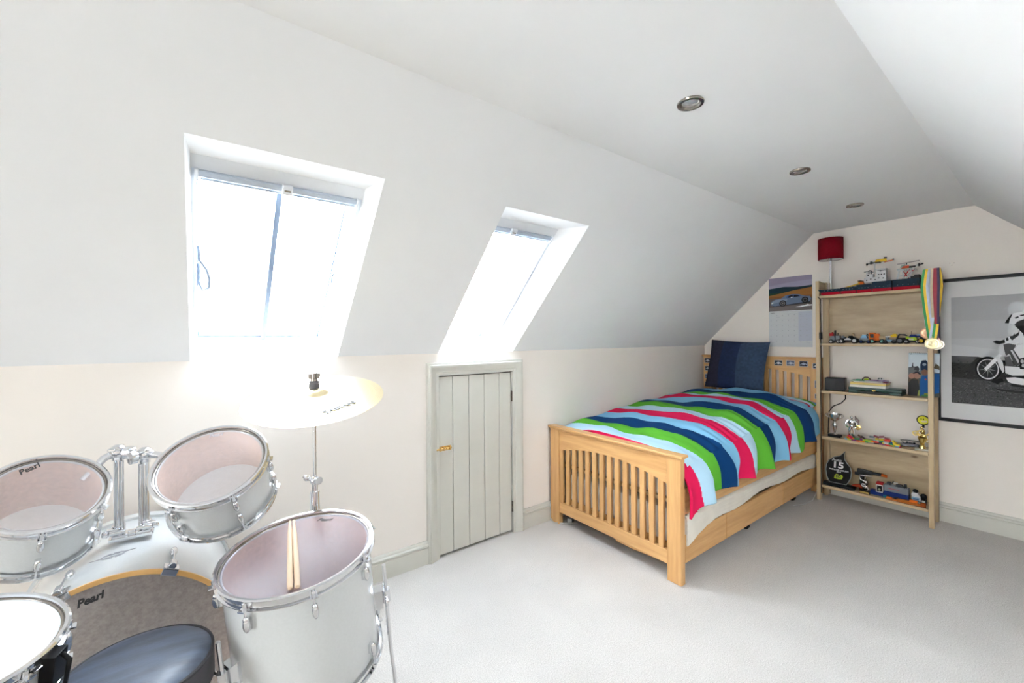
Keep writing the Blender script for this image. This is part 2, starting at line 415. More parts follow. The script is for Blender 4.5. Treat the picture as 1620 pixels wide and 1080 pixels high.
for i in range(5):
    b = MB().box(xs[i]+.0012, xs[i+1]-.0012, D+.004, D+.026, .014, DZ-.004); b.build('plank', M['trim'], door, .003)
MB().box(xs[0], xs[-1], D+.022, D+.04, .014, DZ-.004).build('backing_board', M['dark_gap'], door)
bo = MB(); bo.bc((1.163, D+.001, .646), (.085, .006, .026)); bo.cyl((1.105, D-.008, .646), (1.205, D-.008, .646), .0065); bo.ball((1.175, D-.02, .646), .008); bo.cyl((1.175, D-.008, .646), (1.175, D-.02, .646), .004)
for x in (1.13, 1.155, 1.195): bo.bc((x, D-.008, .646), (.008, .018, .020))
bo.build('bolt', M['brass'], door, label='brass barrel bolt')
for z in (.915, .175):
    h = MB(); h.box(DX1-.006, DX1+.008, D-.004, D+.004, z-.035, z+.035)
    h.cyl((DX1+.001, D-.006, z-.035), (DX1+.001, D-.006, z+.035), .004)
    h.build('hinge', M['dark_chrome'], door)

# ================================================================== bed
BX, BX2 = 1.994, 4.145
bed = thing('bed', 'single bed of honey-coloured wood with slatted ends along the knee wall', 'bed', (0, 0, 0))
def post(x, y0, y1, z, th=.040): return MB().box(x, x+th, y0, y1, 0, z).build('post', M['oak_z'], bed, .003)
post(BX, 1.201, 1.283, .660); post(BX, 2.123, 2.207, .660); post(BX2-.045, 1.201, 1.283, 1.10, .040); post(BX2-.045, 2.123, 2.207, 1.10, .040)
def cap(x, z, parent=bed):
    ya = 1.186 if x < 3 else 1.194
    mb = MB(); mb.box(x-.012, x+.052, ya, 2.219, z, z+.014); mb.box(x-.005, x+.045, 1.197, 2.213, z-.010, z)
    return mb.build('cap_rail', M['oak_y'], parent, .003)
cap(BX, .668); cap(BX2-.045, 1.108)
def arched(x, zt, ze, za):
    mb = MB(); n = 16; top = []; bot = []
    for i in range(n+1):
        t = i/n; y = 1.283+t*.84; z = ze+(za-ze)*(1-(2*t-1)**2)
        top.append((y, zt)); bot.append((y, z))
    for i in range(n):
        mb.hexa([Vector(p) for p in ((x+.008, bot[i][0], bot[i][1]), (x+.032, bot[i][0], bot[i][1]), (x+.032, bot[i+1][0], bot[i+1][1]), (x+.008, bot[i+1][0], bot[i+1][1]),
                 (x+.008, top[i][0], zt), (x+.032, top[i][0], zt), (x+.032, top[i+1][0], zt), (x+.008, top[i+1][0], zt))])
    o = mb.build('arched_rail', M['oak_y'], bed); return o
arched(BX, .660, .512, .573); arched(BX2-.045, 1.10, .955, 1.013)
MB().box(BX+.008, BX+.032, 1.283, 2.123, .082, .157).build('bottom_rail', M['oak_y'], bed, .002)
MB().box(BX2-.037, BX2-.013, 1.283, 2.123, .30, .52).build('bottom_rail', M['oak_y'], bed, .002)
sl = None
for (x, zb, ze, za) in ((BX+.011, .157, .512, .573), (BX2-.034, .52, .955, 1.013)):
    for i in range(14):
        y = 1.283+.0279*(i+1)+.03205*i+.016; t = (y-1.283)/.84
        z = ze+(za-ze)*(1-(2*t-1)**2)+.006
        MB().box(x, x+.018, y-.016, y+.016, zb, z).build('slat', M['oak_z'], bed, .0015)
for y in (1.205, 2.175):
    MB().box(BX+.04, BX2-.045, y, y+.026, .362, .50).build('side_rail', M['oak_x'], bed, .003)
MB().box(BX+.04, BX2-.045, 1.231, 2.175, .40, .42).build('mattress_base', M['pine_y'], bed)
# brochure stickers on the headboard
stick = [(1.333, 1.066, .05, .03), (1.43, 1.068, .05, .03), (1.525, 1.066, .05, .03), (1.240, 1.052, .038, .028), (1.232, .90, .03, .040), (1.232, .80, .03, .026), (2.165, 1.065, .05, .03), (2.163, .985, .045, .03), (2.163, .905, .045, .03), (2.163, .825, .045, .03), (2.06, 1.06, .05, .032), (2.10, 1.06, .035, .03)]
PT = frame((0, 0, 0), (0, -1, 0), (0, 0, 1))     # local x -> world -y (to the right in view), local y -> up, normal -> -x
def flat(name, polys, T, parent=None, thick=.0006, rough=None, base=None):
    """layered flat print: [(colour, [(x,y)...]), ...] painted in order"""
    mb = MB()
    for i, (c, pts) in enumerate(polys):
        mb.col = c
        mb.prism(pts, 0 if i == 0 else thick+(i-1)*.00004, thick+i*.00004, T)
    return mb.build(name, M['print'], parent)
def rect(x0, y0, x1, y1): return [(x0, y0), (x1, y0), (x1, y1), (x0, y1)]
def disc(cx, cy, r, n=20, ry=None, a0=0, a1=2*PI): return [(cx+r*math.cos(a0+(a1-a0)*i/n), cy+(ry or r)*math.sin(a0+(a1-a0)*i/n)) for i in range(n)]
rnd = random.Random(3)
for (y, z, w, h) in stick:
    w *= 1.3; h *= 1.6
    c1 = rnd.choice([(.02, .02, .03), (.08, .10, .16), (.03, .04, .05)]); c2 = rnd.choice([(.7, .72, .75), (.35, .4, .5), (.25, .4, .15), (.5, .52, .55)])
    polys = [((.6, .6, .6), rect(-w/2, -h/2, w/2, h/2)), (c1, rect(-w/2+.003, -h/2+.003, w/2-.003, h/2-.003)),
             (c2, [(-w*.38, -h*.15), (-w*.2, h*.05), (0, h*.22), (w*.2, h*.1), (w*.4, -h*.05), (w*.36, -h*.22), (-w*.3, -h*.25)]),
             (c1, disc(-w*.2, -h*.2, h*.12, 8)), (c1, disc(w*.22, -h*.2, h*.12, 8))]
    xs_ = BX2-.037-.0003 if 1.29 < y < 2.12 else BX2-.045-.0003
    flat('sticker', polys, Matrix.Translation((xs_, y, z)) @ PT, bed)

def quilted(name, x0, x1, y0, y1, z0, z1, amp, label, cat, z_of=None, parent=None):
    """mattress: rounded block with stitched border, optional sagging bottom"""
    mb = MB(); n = 60; m_ = 10
    prof = []
    r = .025
    def ring(x, ins):
        pts = []; zz0 = z0 + (z_of(x) if z_of else 0)
        zz1 = z1
        h = zz1-zz0; N = 14
        def w(t): return amp*math.sin(t*PI*5)**2
        for i in range(N+1): t = i/N; pts.append((y0+ins-w(t)*(1 if 0 < i < N else 0)+(r if i in (0, N) else (r*.3 if i in (1, N-1) else 0)), zz0+ins+t*(h-2*ins)))
        for i in range(N+1): t = 1-i/N; pts.append((y1-ins+w(t)*(1 if 0 < i < N else 0)-(r if i in (0, N) else (r*.3 if i in (1, N-1) else 0)), zz0+ins+t*(h-2*ins)))
        return [Vector((x, y, z)) for y, z in pts]
    rings = [ring(x0, .02), ring(x0+.008, .006)]+[ring(x0+.02+(x1-x0-.04)*i/n, 0 if i % 3 else .0015) for i in range(n+1)]+[ring(x1-.008, .006), ring(x1, .02)]
    mb.loft(rings)
    o = mb.build(name, M['mattress'], parent)
    return tag(o, label, cat) if not parent else o
M['mattress'] = mat('quilted_ticking', (.72, .67, .58), .85, var=.05, scale=14, bmp=.25, bscale=60, bdist=.003)
quilted('mattress', BX+.045, BX2-.05, 1.235, 2.17, .42, .625, .004, 'upper mattress of the bed lying under the striped duvet', 'mattress')
tr = thing('trundle_bed', 'low wooden pull-out trundle bed on castors beneath the single bed', 'trundle bed', (0, 0, 0))
for (xa, xb) in ((2.06, 2.506), (2.510, 3.338), (3.342, 4.02)):
    MB().box(xa, xb, 1.215, 1.237, .095, .245).build('front_panel', M['oak_x'], tr, .002)
MB().box(2.06, 4.02, 1.237, 2.12, .10, .118).build('base_board', M['pine_x'], tr)
MB().box(2.06, 2.082, 1.237, 2.12, .118, .17).build('end_panel', M['oak_y'], tr, .002)
MB().box(3.998, 4.02, 1.237, 2.12, .118, .17).build('end_panel', M['oak_y'], tr, .002)
# shaped foot-end rail seen below the footboard
zz = [(1.30, .06), (1.55, .045), (1.66, .045), (1.72, .078), (2.05, .078), (2.09, .06), (2.09, .118), (1.30, .118)]
MB().prism(zz, 2.045, 2.059, Matrix(((0, 0, 1, 0), (1, 0, 0, 0), (0, 1, 0, 0), (0, 0, 0, 1)))).build('shaped_rail', M['oak_y'], tr)
for x in (2.15, 2.95, 3.75):
    for y in (1.30, 2.02):
        c = MB(); c.cyl((x-.01, y, .022), (x+.01, y, .022), .022, n=18); c.bc((x, y, .07), (.028, .03, .06)); c.build('castor', M['black'], tr)
def sag(x): 
    t = (x-2.05)/1.95
    return -.105*max(0, 1-t*4.5)**1.5 + .012*math.sin(x*9) + .01*math.sin(x*4.1+1) - .012*t
quilted('trundle_mattress', 2.063, 3.99, 1.205, 2.10, .262, .352, .0025, 'cream quilted mattress on the pull-out drawer under the bed', 'mattress', z_of=lambda x: sag(x))

# duvet
SEQ = [((.62, .012, .075), 2.035), ((.42, .63, .77), 2.099), ((.10, .39, .035), 2.230), ((.003, .036, .125), 2.349), ((.21, .47, .68), 2.475), ((.62, .012, .075), 2.594),
       ((.45, .65, .77), 2.720), ((.10, .39, .035), 2.844), ((.003, .036, .125), 2.995), ((.21, .47, .68), 3.126), ((.62, .012, .075), 3.264), ((.45, .65, .77), 3.400),
       ((.10, .39, .035), 3.483), ((.003, .036, .125), 3.606), ((.21, .47, .68), 3.80), ((.21, .47, .68), 9)]
def stripe(x):
    c = SEQ[0][0]
    for col, xs_ in SEQ:
        if x >= xs_: c = col
    return c
duv = thing('duvet', 'striped duvet in green, navy, pink and light blue spread over the bed', 'duvet', (0, 0, 0))
def hemz(x): return .385+.055*min(1, max(0, (x-2.1)/.25))+.035*max(0, (x-2.7)/1.2)+.055*max(0, (x-3.45)/.5)
def dfn(u, v, off=0):
    x = 2.04+u*1.90
    ztop = .655+.085*min(1, max(0, (x-2.04)/.9))**.8+.05*min(1, max(0, (x-2.7)/1.0))
    # across: 0..0.62 top from the wall to the fold, 0.62..1 hanging side
    wob = .006*math.sin(x*23+v*5)+.004*math.sin(x*41-v*11)
    if v < .66:
        t = v/.66; y = 2.195-t*(2.195-1.215)
        z = ztop + .035*math.sin(PI*t)**.8*(.4+.6*min(1, (x-2.04)/.5)) - .06*max(0, t-.80)/.2*max(0, min(1, t))*1.0 - (.02 if t < .03 else 0)
        z += .010*math.sin(x*9.5+t*3.1)*math.sin(PI*min(1, t*1.1)) + .006*math.sin(x*17+t*9) + .004*math.sin(t*21+x*3)
        z += .007*max(0, math.sin(x*31+math.sin(t*6)*1.3))*t
        z += .0035*math.sin(x*88+math.sin(x*7)*3+t*5)*math.exp(-((t-.93)/.14)**2)+.0025*math.sin(x*37+t*26+math.sin(x*11)*2)*math.sin(PI*t)
        xx = x + .018*math.sin(t*4.2+x*2) - .02*t
    else:
        t = (v-.66)/.34; zt = ztop-.06+.004; zb = hemz(x)+.007*math.sin(x*24.6-1)*t
        y = 1.215-.052*math.sin(min(1, t*1.6)*PI/2)-.012*t+wob*2*t+.014*t*math.sin(x*24.6+.6)
        y = min(y, 1.196) if t > .25 else y
        z = zt+(zb-zt)*t**1.15
        xx = x-.02+.018*math.sin(4.2+x*2)
    if u < .035:
        k = (1-u/.035); z = z-.03*k*k
    if u > .97 and v < .66: z -= .03*((u-.97)/.03)**2
    return Vector((max(2.040, xx if u > .02 else x), y, z+off))
def dcol(u, v):
    x = 2.04+u*1.90
    # the cloth lies at a slight skew over the mattress
    t = min(1, v/.66)
    sk = (1-t)*.05*1.0 + .012*math.sin(t*7+x*4)
    if v < .66 and x+sk < 2.155: 
        return (.62, .012, .075) if x < 2.088 else (.45, .65, .77)
    if v > .66 and x < 2.30: sk -= (.02+.055*(v-.66)/.34)*(1-(x-2.04)/.26)
    return stripe(max(2.04, x+sk))
g = MB(); g.grid(dfn, 520, 130, dcol)
o = g.build('cover', M['striped_cotton'], duv)
so = o.modifiers.new('thickness', 'SOLIDIFY'); so.thickness = .014; so.offset = -1
# pillow under the duvet corner
def pillow_mb(w, h, t, n=20, colfn=None, puff=1.0, pinch=.5):
    mb = MB()
    for sgn in (1, -1):
        def fn(u, v):
            a, b = 2*u-1, 2*v-1
            e = max(0, (1-a*a))**pinch*max(0, (1-b*b))**pinch
            cx = a*(1-.06*(1-a*a)*0-.05*(1-b*b)*abs(a)*.0) ; k = 1-.05*(1-abs(b)**2)*abs(a)**3
            k2 = 1-.05*(1-abs(a)**2)*abs(b)**3
            zz_ = sgn*t/2*e*puff + .006*math.sin(a*9+b*4)*e
            return Vector((a*w/2*k, b*h/2*k2, zz_))
        mb.grid(fn, n, n, colfn)
    return mb
def ccol(u, v):
    c = (.020, .020, .036) if u < .28 else ((.014, .024, .060) if u < .58 else (.033, .052, .090))
    j = .85+.3*random.Random(int(u*40)*57+int(v*40)).random(); return tuple(k*j for k in c)
p = thing('striped_pillow', 'striped pillow in pink, pale blue and green under the duvet corner', 'pillow', (3.93, 1.52, .722), rot=(0, R(-6), 0))
def scol(u, v):
    s_ = u*9; k = int(s_) % 4
    return [(.62, .012, .075), (.5, .70, .80), (.10, .39, .035), (.21, .47, .68)][k]
pillow_mb(.36, .62, .13, 22, scol).build('pillow_case', M['striped_cotton'], p)
cu = thing('cushion', 'large square navy cushion leaning on the headboard', 'cushion', (3.985, 1.835, 1.035), rot=(0, 0, 0))
T = Matrix.Translation((0, 0, 0)) @ Matrix.Rotation(R(13), 4, 'Y') @ frame((0, 0, 0), (0, -1, 0), (0, 0, 1)) @ Matrix.Rotation(R(-2.5), 4, 'Z')
cc = pillow_mb(.53, .47, .15, 30, ccol, pinch=.42); cc.v = [tuple(T @ Vector(v)) for v in cc.v]
cc.build('cushion_cover', M['denim'], cu)

# ================================================================== bookshelf
FX, RX = 3.93, 4.127
SHY0, SHY1 = .527, 1.190
shelfu = thing('bookshelf', 'pale pine open bookshelf with five shelves between bed and framed picture', 'bookshelf', (0, 0, 0))
for y in (SHY0, SHY1-.026):
    MB().box(FX, FX+.038, y, y+.026, 0, 1.738).build('post', M['pine_z'], shelfu, .0015)
    MB().box(RX-.034, RX, y, y+.026, 0, 1.738).build('post', M['pine_z'], shelfu, .0015)
    MB().box(FX+.038, RX-.034, y+.005, y+.021, 1.62, 1.735).build('side_board', M['pine_x'], shelfu, .0015)
MB().box(RX-.034-.02, RX-.034, SHY1-.046, SHY1-.030, 0.02, 1.60).build('inner_upright', M['pine_z'], shelfu, .0015)
ST = [1.622, 1.244, .872, .508, .125]
for z in ST: MB().box(FX-.001, RX-.002, SHY0+.027, SHY1-.027, z-.020, z).build('shelf', M['pine_y'], shelfu, .0015)
MB().box(RX-.034, RX-.018, SHY0+.027, SHY1-.027, 1.246, 1.602).build('back_panel', M['pine_board'], shelfu)
MB().box(RX-.034, RX-.018, SHY0+.027, SHY1-.027, .127, .488).build('back_panel', M['pine_board'], shelfu)

# table lamp on the top shelf
lp = thing('table_lamp', 'table lamp with dark red drum shade standing on the top shelf', 'lamp', (4.072, 1.128, ST[0]))
MB().lathe([(.001, .016), (.028, .016), (.043, .008), (.045, 0), (.001, 0)], 32).build('base', M['chrome'], lp)
MB().cyl((0, 0, .012), (0, 0, .34), .0085, n=16).build('pole', M['chrome'], lp)
M['shade'] = mat('crimson_fabric', (.17, .002, .010), .9, spec=.1, var=.08, scale=60, bmp=.3, bscale=400, bdist=.001)
M['shade_in'] = mat('shade_lining', (.85, .82, .78), .6)
s_ = MB(); s_.lathe([(.0805, .295), (.0805, .465)], 48); sh = s_.build('shade', M['shade'], lp)
m1 = sh.modifiers.new('t', 'SOLIDIFY'); m1.thickness = .002; m1.offset = 1
s_ = MB(); s_.lathe([(.0795, .297), (.0795, .463)], 48); s_.build('shade_lining', M['shade_in'], sh)
s_ = MB()
for k in range(3):
    a = 2*PI*k/3+.5; s_.cyl((0, 0, .335), (.079*math.cos(a), .079*math.sin(a), .30), .0018, n=6)
s_.cyl((0, 0, .32), (0, 0, .36), .012); s_.build('shade_ring', M['dark_chrome'], lp)
MB().ball((0, 0, .385), (.026, .026, .032), 14).build('bulb', mat('opal_glass', (.9, .9, .88), .2), lp)
cd = [(0, .01, .005), (-.02, .04, .005), (-.128, .0455, -.004), (-.145, .0455, -.010), (-.148, .026, -.03), (-.148, .027, -.10), (-.147, .024, -.23), (-.146, .026, -.36), (-.1465, .024, -.52), (-.147, .028, -.70), (-.146, .028, -.98), (-.146, .030, -1.30), (-.146, .030, -1.56)]
MB().tube(cd, .0028, 8).build('cord', M['rubber'], lp)
MB().bc((-.150, .026, -.318), (.018, .020, .055)).build('inline_switch', M['black'], lp, .004)

# wall calendar
cal = thing('wall_calendar', 'wall calendar with a car picture above a pale month grid', 'calendar', (L-.003, 1.449, 1.517))
CT = frame((0, 0, 0), (0, -1, 0), (0, 0, 1)); w2_, h2_ = .168, .309
def CP(px, py): return (px, py)
pic = [((.30, .27, .36), rect(-w2_, .010, w2_, h2_)), ((.36, .33, .44), [(-w2_, .2), (-.03, .23), (w2_, .21), (w2_, .27), (0, .262), (-w2_, .24)]),
 ((.012, .035, .05), [(-w2_, .155), (w2_, .165), (w2_, .222), (.06, .215), (-.05, .224), (-w2_, .214)]), ((.02, .05, .03), [(-w2_, .15), (0, .16), (0, .18), (-w2_, .172)]),
 ((.30, .13, .04), [(-w2_, .12), (w2_, .115), (w2_, .205), (.03, .187), (-.06, .17), (-w2_, .152)]), ((.22, .09, .03), [(-w2_, .12), (w2_, .115), (w2_, .14), (-w2_, .14)]),
 ((.11, .09, .085), [(-w2_, .010), (w2_, .010), (w2_, .118), (-w2_, .124)]), ((.17, .145, .14), [(-w2_, .012), (w2_, .012), (w2_, .06), (-w2_, .045)]),
 ((.02, .02, .02), [(-.14, .050), (.155, .072), (.15, .085), (-.13, .062)]),
 ((.13, .17, .25), [(-.152, .064), (-.150, .095), (-.118, .115), (-.07, .122), (-.035, .146), (.02, .155), (.07, .150), (.115, .132), (.152, .128), (.160, .105), (.150, .083), (.06, .073), (-.05, .062), (-.12, .056)]),
 ((.22, .27, .36), [(-.148, .075), (-.145, .094), (-.115, .112), (-.07, .118), (-.02, .12), (-.02, .10), (-.09, .09)]),
 ((.07, .12, .26), [(-.03, .122), (-.02, .145), (.02, .152), (.06, .148), (.09, .133), (.02, .126)]),
 ((.012, .014, .02), [(-.018, .125), (-.008, .141), (.022, .148), (.025, .127)]), ((.012, .014, .02), [(.030, .127), (.029, .147), (.058, .145), (.078, .132)]),
 ((.01, .01, .01), disc(-.055, .078, .028, 22)), ((.16, .16, .17), disc(-.055, .078, .019, 20)), ((.02, .02, .02), disc(-.055, .078, .014, 16)), ((.25, .22, .2), disc(-.055, .078, .006, 10)),
 ((.01, .01, .01), disc(.115, .098, .026, 22)), ((.14, .14, .15), disc(.115, .098, .017, 20)), ((.02, .02, .02), disc(.115, .098, .012, 16)),
 ((.7, .7, .66), [(-.150, .083), (-.135, .092), (-.128, .088), (-.142, .078)]), ((.9, .9, .95), disc(.015, .127, .008, 10, .004)),
 ((.9, .9, .92), [(.04, .040), (.075, .046), (.11, .052), (.135, .060), (.15, .054), (.165, .056), (.165, .046), (.13, .044), (.08, .037)])]
flat('picture', pic, CT, cal)
gr = [((.62, .63, .64), rect(-w2_, -h2_, w2_, .008)), ((.52, .54, .62), rect(.065, -.255, w2_-.004, -.002))]
for i in range(6):
    for j in range(7):
        x = -w2_+.012+j*.0465; y = -.03-i*.046
        gr.append(((.42, .43, .46), rect(x, y, x+.008, y+.006)))
        if rnd.random() < .3: gr.append(((.45, .46, .5), rect(x, y-.014, x+.03, y-.011)))
for i in range(7): gr.append(((.52, .53, .55), rect(-w2_+.006, -.016-i*.046, w2_-.006, -.015-i*.046)))
flat('month_sheet', gr, CT, cal)
text('August', .012, cal, CT @ Matrix.Translation((-w2_+.03, -.004, .0035)), M['black'], name='month_name')
MB().tube([Vector((-.002, y_*.01, 0.009)) for y_ in range(-16, 17)], .0022, 6).build('wire_binding', M['white_frame'], cal)

# framed motorcycle picture
fr = thing('framed_picture', 'large black framed black-and-white photograph of a child on a small motorcycle', 'framed picture', (L-.002, .215, 1.198))
W2, H2 = .325, .4925
f_ = MB(); b_ = .022
f_.prism(rect(-W2, -H2, -W2+b_, H2), 0, .028, CT); f_.prism(rect(W2-b_, -H2, W2, H2), 0, .028, CT); f_.prism(rect(-W2+b_, H2-b_, W2-b_, H2), 0, .028, CT); f_.prism(rect(-W2+b_, -H2, W2-b_, -H2+b_), 0, .028, CT)
f_.build('frame', M['black'], fr, .0015)
flat('mount', [((.80, .79, .78), rect(-W2+b_, -H2+b_, W2-b_, H2-b_))], CT, fr, .010)
ax0, ax1, ay0, ay1 = -.251, .251, -.362, .362
def g_(v):
    v = min(.86, v*1.45) if v > .3 else v*.8
    return (v, v, v*1.02)
art = [(g_(.42), rect(ax0, ay0, ax1, ay1)), (g_(.34), rect(ax0, .20, ax1, ay1)), (g_(.38), rect(ax0, .08, ax1, .20)), (g_(.46), [(ax0, -.06), (ax1, -.06), (ax1, .06), (0, .0), (ax0, .04)]),
       (g_(.05), [(ax0, -.30), (ax1, -.30), (ax1, -.075), (-.06, -.06), (-.13, -.042), (ax0, -.038)]), (g_(.13), [(ax0, -.085), (-.16, -.09), (-.13, -.045), (ax0, -.038)]),
       (g_(.11), [(ax0, ay0), (ax1, ay0), (ax1, -.23), (.05, -.21), (ax0, -.185)])]
rr = random.Random(11)
for i in range(900):
    x = rr.uniform(ax0+.006, ax1-.006); y = rr.uniform(ay0+.004, -.20); w_ = rr.uniform(.002, .006); hgt = rr.uniform(.001, .0028); v = rr.choice([.02, .05, .18, .26, .29, .16])
    art.append((g_(v), [(x-w_, y), (x, y-hgt), (x+w_, y), (x, y+hgt)]))
for i in range(300):
    x = rr.uniform(ax0+.006, ax1-.01); y = rr.uniform(-.19, -.065); w_ = rr.uniform(.003, .007); v = rr.choice([.01, .02, .09, .14, .05])
    art.append((g_(v), [(x-w_, y), (x, y-w_*.5), (x+w_, y+.001), (x, y+w_*.5)]))
def C(*p): return [(-.237+a*.000513, .454-b*.000809) for a, b in p]
def E_(cx, cy, rx, ry, n=26): return C(*[(cx+rx*math.cos(2*PI*i/n), cy+ry*math.sin(2*PI*i/n)) for i in range(n)])
bike = [(g_(.008), E_(305, 705, 112, 98)), (g_(.45), E_(302, 710, 92, 82)), (g_(.03), E_(302, 708, 82, 74))]
for k in range(9):
    a = k*2*PI/9+.2; bike.append((g_(.25), C((302+6*math.cos(a+1.57), 708+6*math.sin(a+1.57)), (302+80*math.cos(a), 708+72*math.sin(a)), (302+6*math.cos(a-1.57), 708+6*math.sin(a-1.57)))))
bike += [(g_(.02), C((330, 790), (420, 780), (430, 800), (380, 825), (330, 812))), (g_(.28), E_(285, 712, 16, 14, 12)),
 (g_(.58), C((270, 705), (290, 722), (380, 640), (440, 575), (425, 555), (350, 625))), (g_(.5), C((360, 610), (392, 604), (425, 650), (438, 720), (425, 735), (398, 690), (378, 640))),
 (g_(.45), C((392, 520), (410, 508), (440, 512), (450, 560), (430, 600), (400, 590), (388, 560))), (g_(.10), C((430, 512), (470, 500), (530, 515), (505, 560), (450, 600), (440, 560))),
 (g_(.52), C((430, 505), (445, 470), (520, 425), (560, 400), (600, 400), (600, 505), (530, 500), (480, 502))), (g_(.02), C((342, 490), (372, 478), (405, 482), (440, 470), (446, 498), (400, 508), (375, 506))),
 (g_(.03), C((450, 462), (468, 452), (474, 476), (456, 484))), (g_(.05), C((480, 448), (497, 438), (500, 452), (486, 460))), (g_(.05), C((508, 430), (520, 424), (524, 440), (512, 446))), (g_(.03), C((480, 455), (545, 420), (560, 400), (552, 440), (500, 478))),
 (g_(.56), C((450, 335), (470, 295), (510, 270), (560, 258), (640, 262), (660, 330), (600, 356), (500, 352))), (g_(.02), C((442, 342), (470, 300), (498, 272), (504, 276), (482, 318), (476, 344))),
 (g_(.04), C((518, 356), (545, 330), (600, 312), (660, 318), (655, 350), (600, 372), (540, 372))), (g_(.05), C((520, 300), (548, 290), (556, 300), (530, 310))), (g_(.06), C((560, 282), (600, 276), (600, 286), (568, 292))),
 (g_(.015), C((525, 366), (600, 366), (680, 380), (720, 560), (640, 560), (600, 470), (585, 425), (556, 398))), (g_(.5), C((600, 420), (640, 400), (700, 470), (690, 540), (620, 540), (598, 480))),
 (g_(.55), C((500, 560), (545, 515), (610, 500), (700, 540), (690, 600), (600, 620), (545, 640))), (g_(.08), C((470, 570), (490, 555), (548, 660), (530, 690))), (g_(.4), C((486, 556), (500, 552), (556, 640), (546, 656))), (g_(.06), C((504, 556), (514, 552), (560, 620), (556, 640))),
 (g_(.12), C((440, 610), (480, 600), (515, 680), (450, 680))), (g_(.5), C((442, 680), (545, 684), (640, 700), (640, 745), (500, 752), (445, 735))), (g_(.015), C((550, 620), (640, 598), (660, 700), (560, 700))), (g_(.35), E_(578, 640, 14, 16, 10)), (g_(.35), E_(585, 672, 12, 14, 10)),
 (g_(.02), C((450, 752), (640, 756), (640, 775), (470, 770))), (g_(.55), C((450, 772), (520, 765), (600, 775), (650, 800), (600, 822), (520, 828), (465, 800))), (g_(.02), C((480, 812), (600, 825), (650, 815), (650, 845), (500, 838))), (g_(.03), C((350, 860), (600, 872), (800, 880), (700, 895), (420, 880))),
 (g_(.01), E_(800, 712, 110, 98)), (g_(.4), E_(800, 712, 90, 80)), (g_(.03), E_(800, 712, 80, 72)), (g_(.5), C((640, 590), (760, 560), (880, 590), (820, 640), (700, 650)))]
bike = [(c, [(max(ax0, min(ax1, x)), y) for x, y in p]) for c, p in bike]
flat('photograph', art+bike, Matrix.Translation((-.011, 0, 0)) @ CT, fr)
MB().prism(rect(-W2+b_, -H2+b_, W2-b_, H2-b_), .0215, .0235, CT).build('picture_glass', M['picture_glass'], fr)

# ================================================================== drum kit
M['sparkle'] = mat('white_pearl_lacquer', (.66, .675, .67), .22, var=.02, scale=160, coat=.7)
M['coated_head'] = mat('coated_white_head', (.72, .74, .76), .55, var=.02, scale=30, bmp=.1, bscale=200, bdist=.0005)
def translucent(name, col):
    m = bpy.data.materials.new(name); m.use_nodes = True; n, l = m.node_tree.nodes, m.node_tree.links
    d = n['Principled BSDF']; d.inputs['Base Color'].default_value = (*col, 1); d.inputs['Roughness'].default_value = .4
    t = n.new('ShaderNodeBsdfTranslucent'); t.inputs['Color'].default_value = (*col, 1)
    x = n.new('ShaderNodeMixShader'); x.inputs['Fac'].default_value = .5
    l.new(d.outputs[0], x.inputs[1]); l.new(t.outputs[0], x.inputs[2]); l.new(x.outputs[0], n['Material Output'].inputs['Surface'])
    return m
M['reso_head'] = translucent('resonant_head', (.88, .87, .86))
M['dark_reso'] = glass('smoky_front_head', (.50, .45, .42), .6, .3, .45, (.40, .35, .32))
M['dark_purple_reso'] = mat('dark_purple_head', (.16, .12, .14), .35, var=.15, scale=20)
M['ink'] = mat('black_print', (.02, .02, .022), .5)
M['pale_ink'] = mat('grey_print', (.35, .35, .37), .5)
def axes(n, hint=(1, 0, 0)):
    n = Vector(n).normalized(); x = Vector(hint); x = (x-n*x.dot(n)).normalized(); y = n.cross(x)
    return Matrix((x, y, n)).transposed()
def place(o, c, n, depth, hint=(1, 0, 0)):
    A = axes(n, hint); n = Vector(n).normalized()
    T = A.to_4x4(); T.translation = Vector(c)-n*depth
    o.rotation_mode = 'XYZ'; o.location = T.translation; o.rotation_euler = A.to_euler(); return T
def pol(r, deg, z): a = R(deg); return Vector((r*math.cos(a), r*math.sin(a), z))
def hoop_prof(Rr, s): return [(Rr-.0105, -.027*s), (Rr-.002, -.029*s), (Rr-.001, -.0255*s), (Rr-.0075, -.023*s), (Rr-.0075, -.006*s), (Rr-.001, -.0045*s), (Rr, -.0015*s), (Rr-.004, .0012*s), (Rr-.0105, 0), (Rr-.0115, -.004*s)]
def lug_mesh():
    mb = MB(); mb.ball((0, 0, 0), (.011, .0085, .022), 12); mb.ball((0, 0, .014), (.009, .0075, .010), 10)
    mb.bc((-.008, 0, -.002), (.010, .013, .028)); return mb
LUG = None
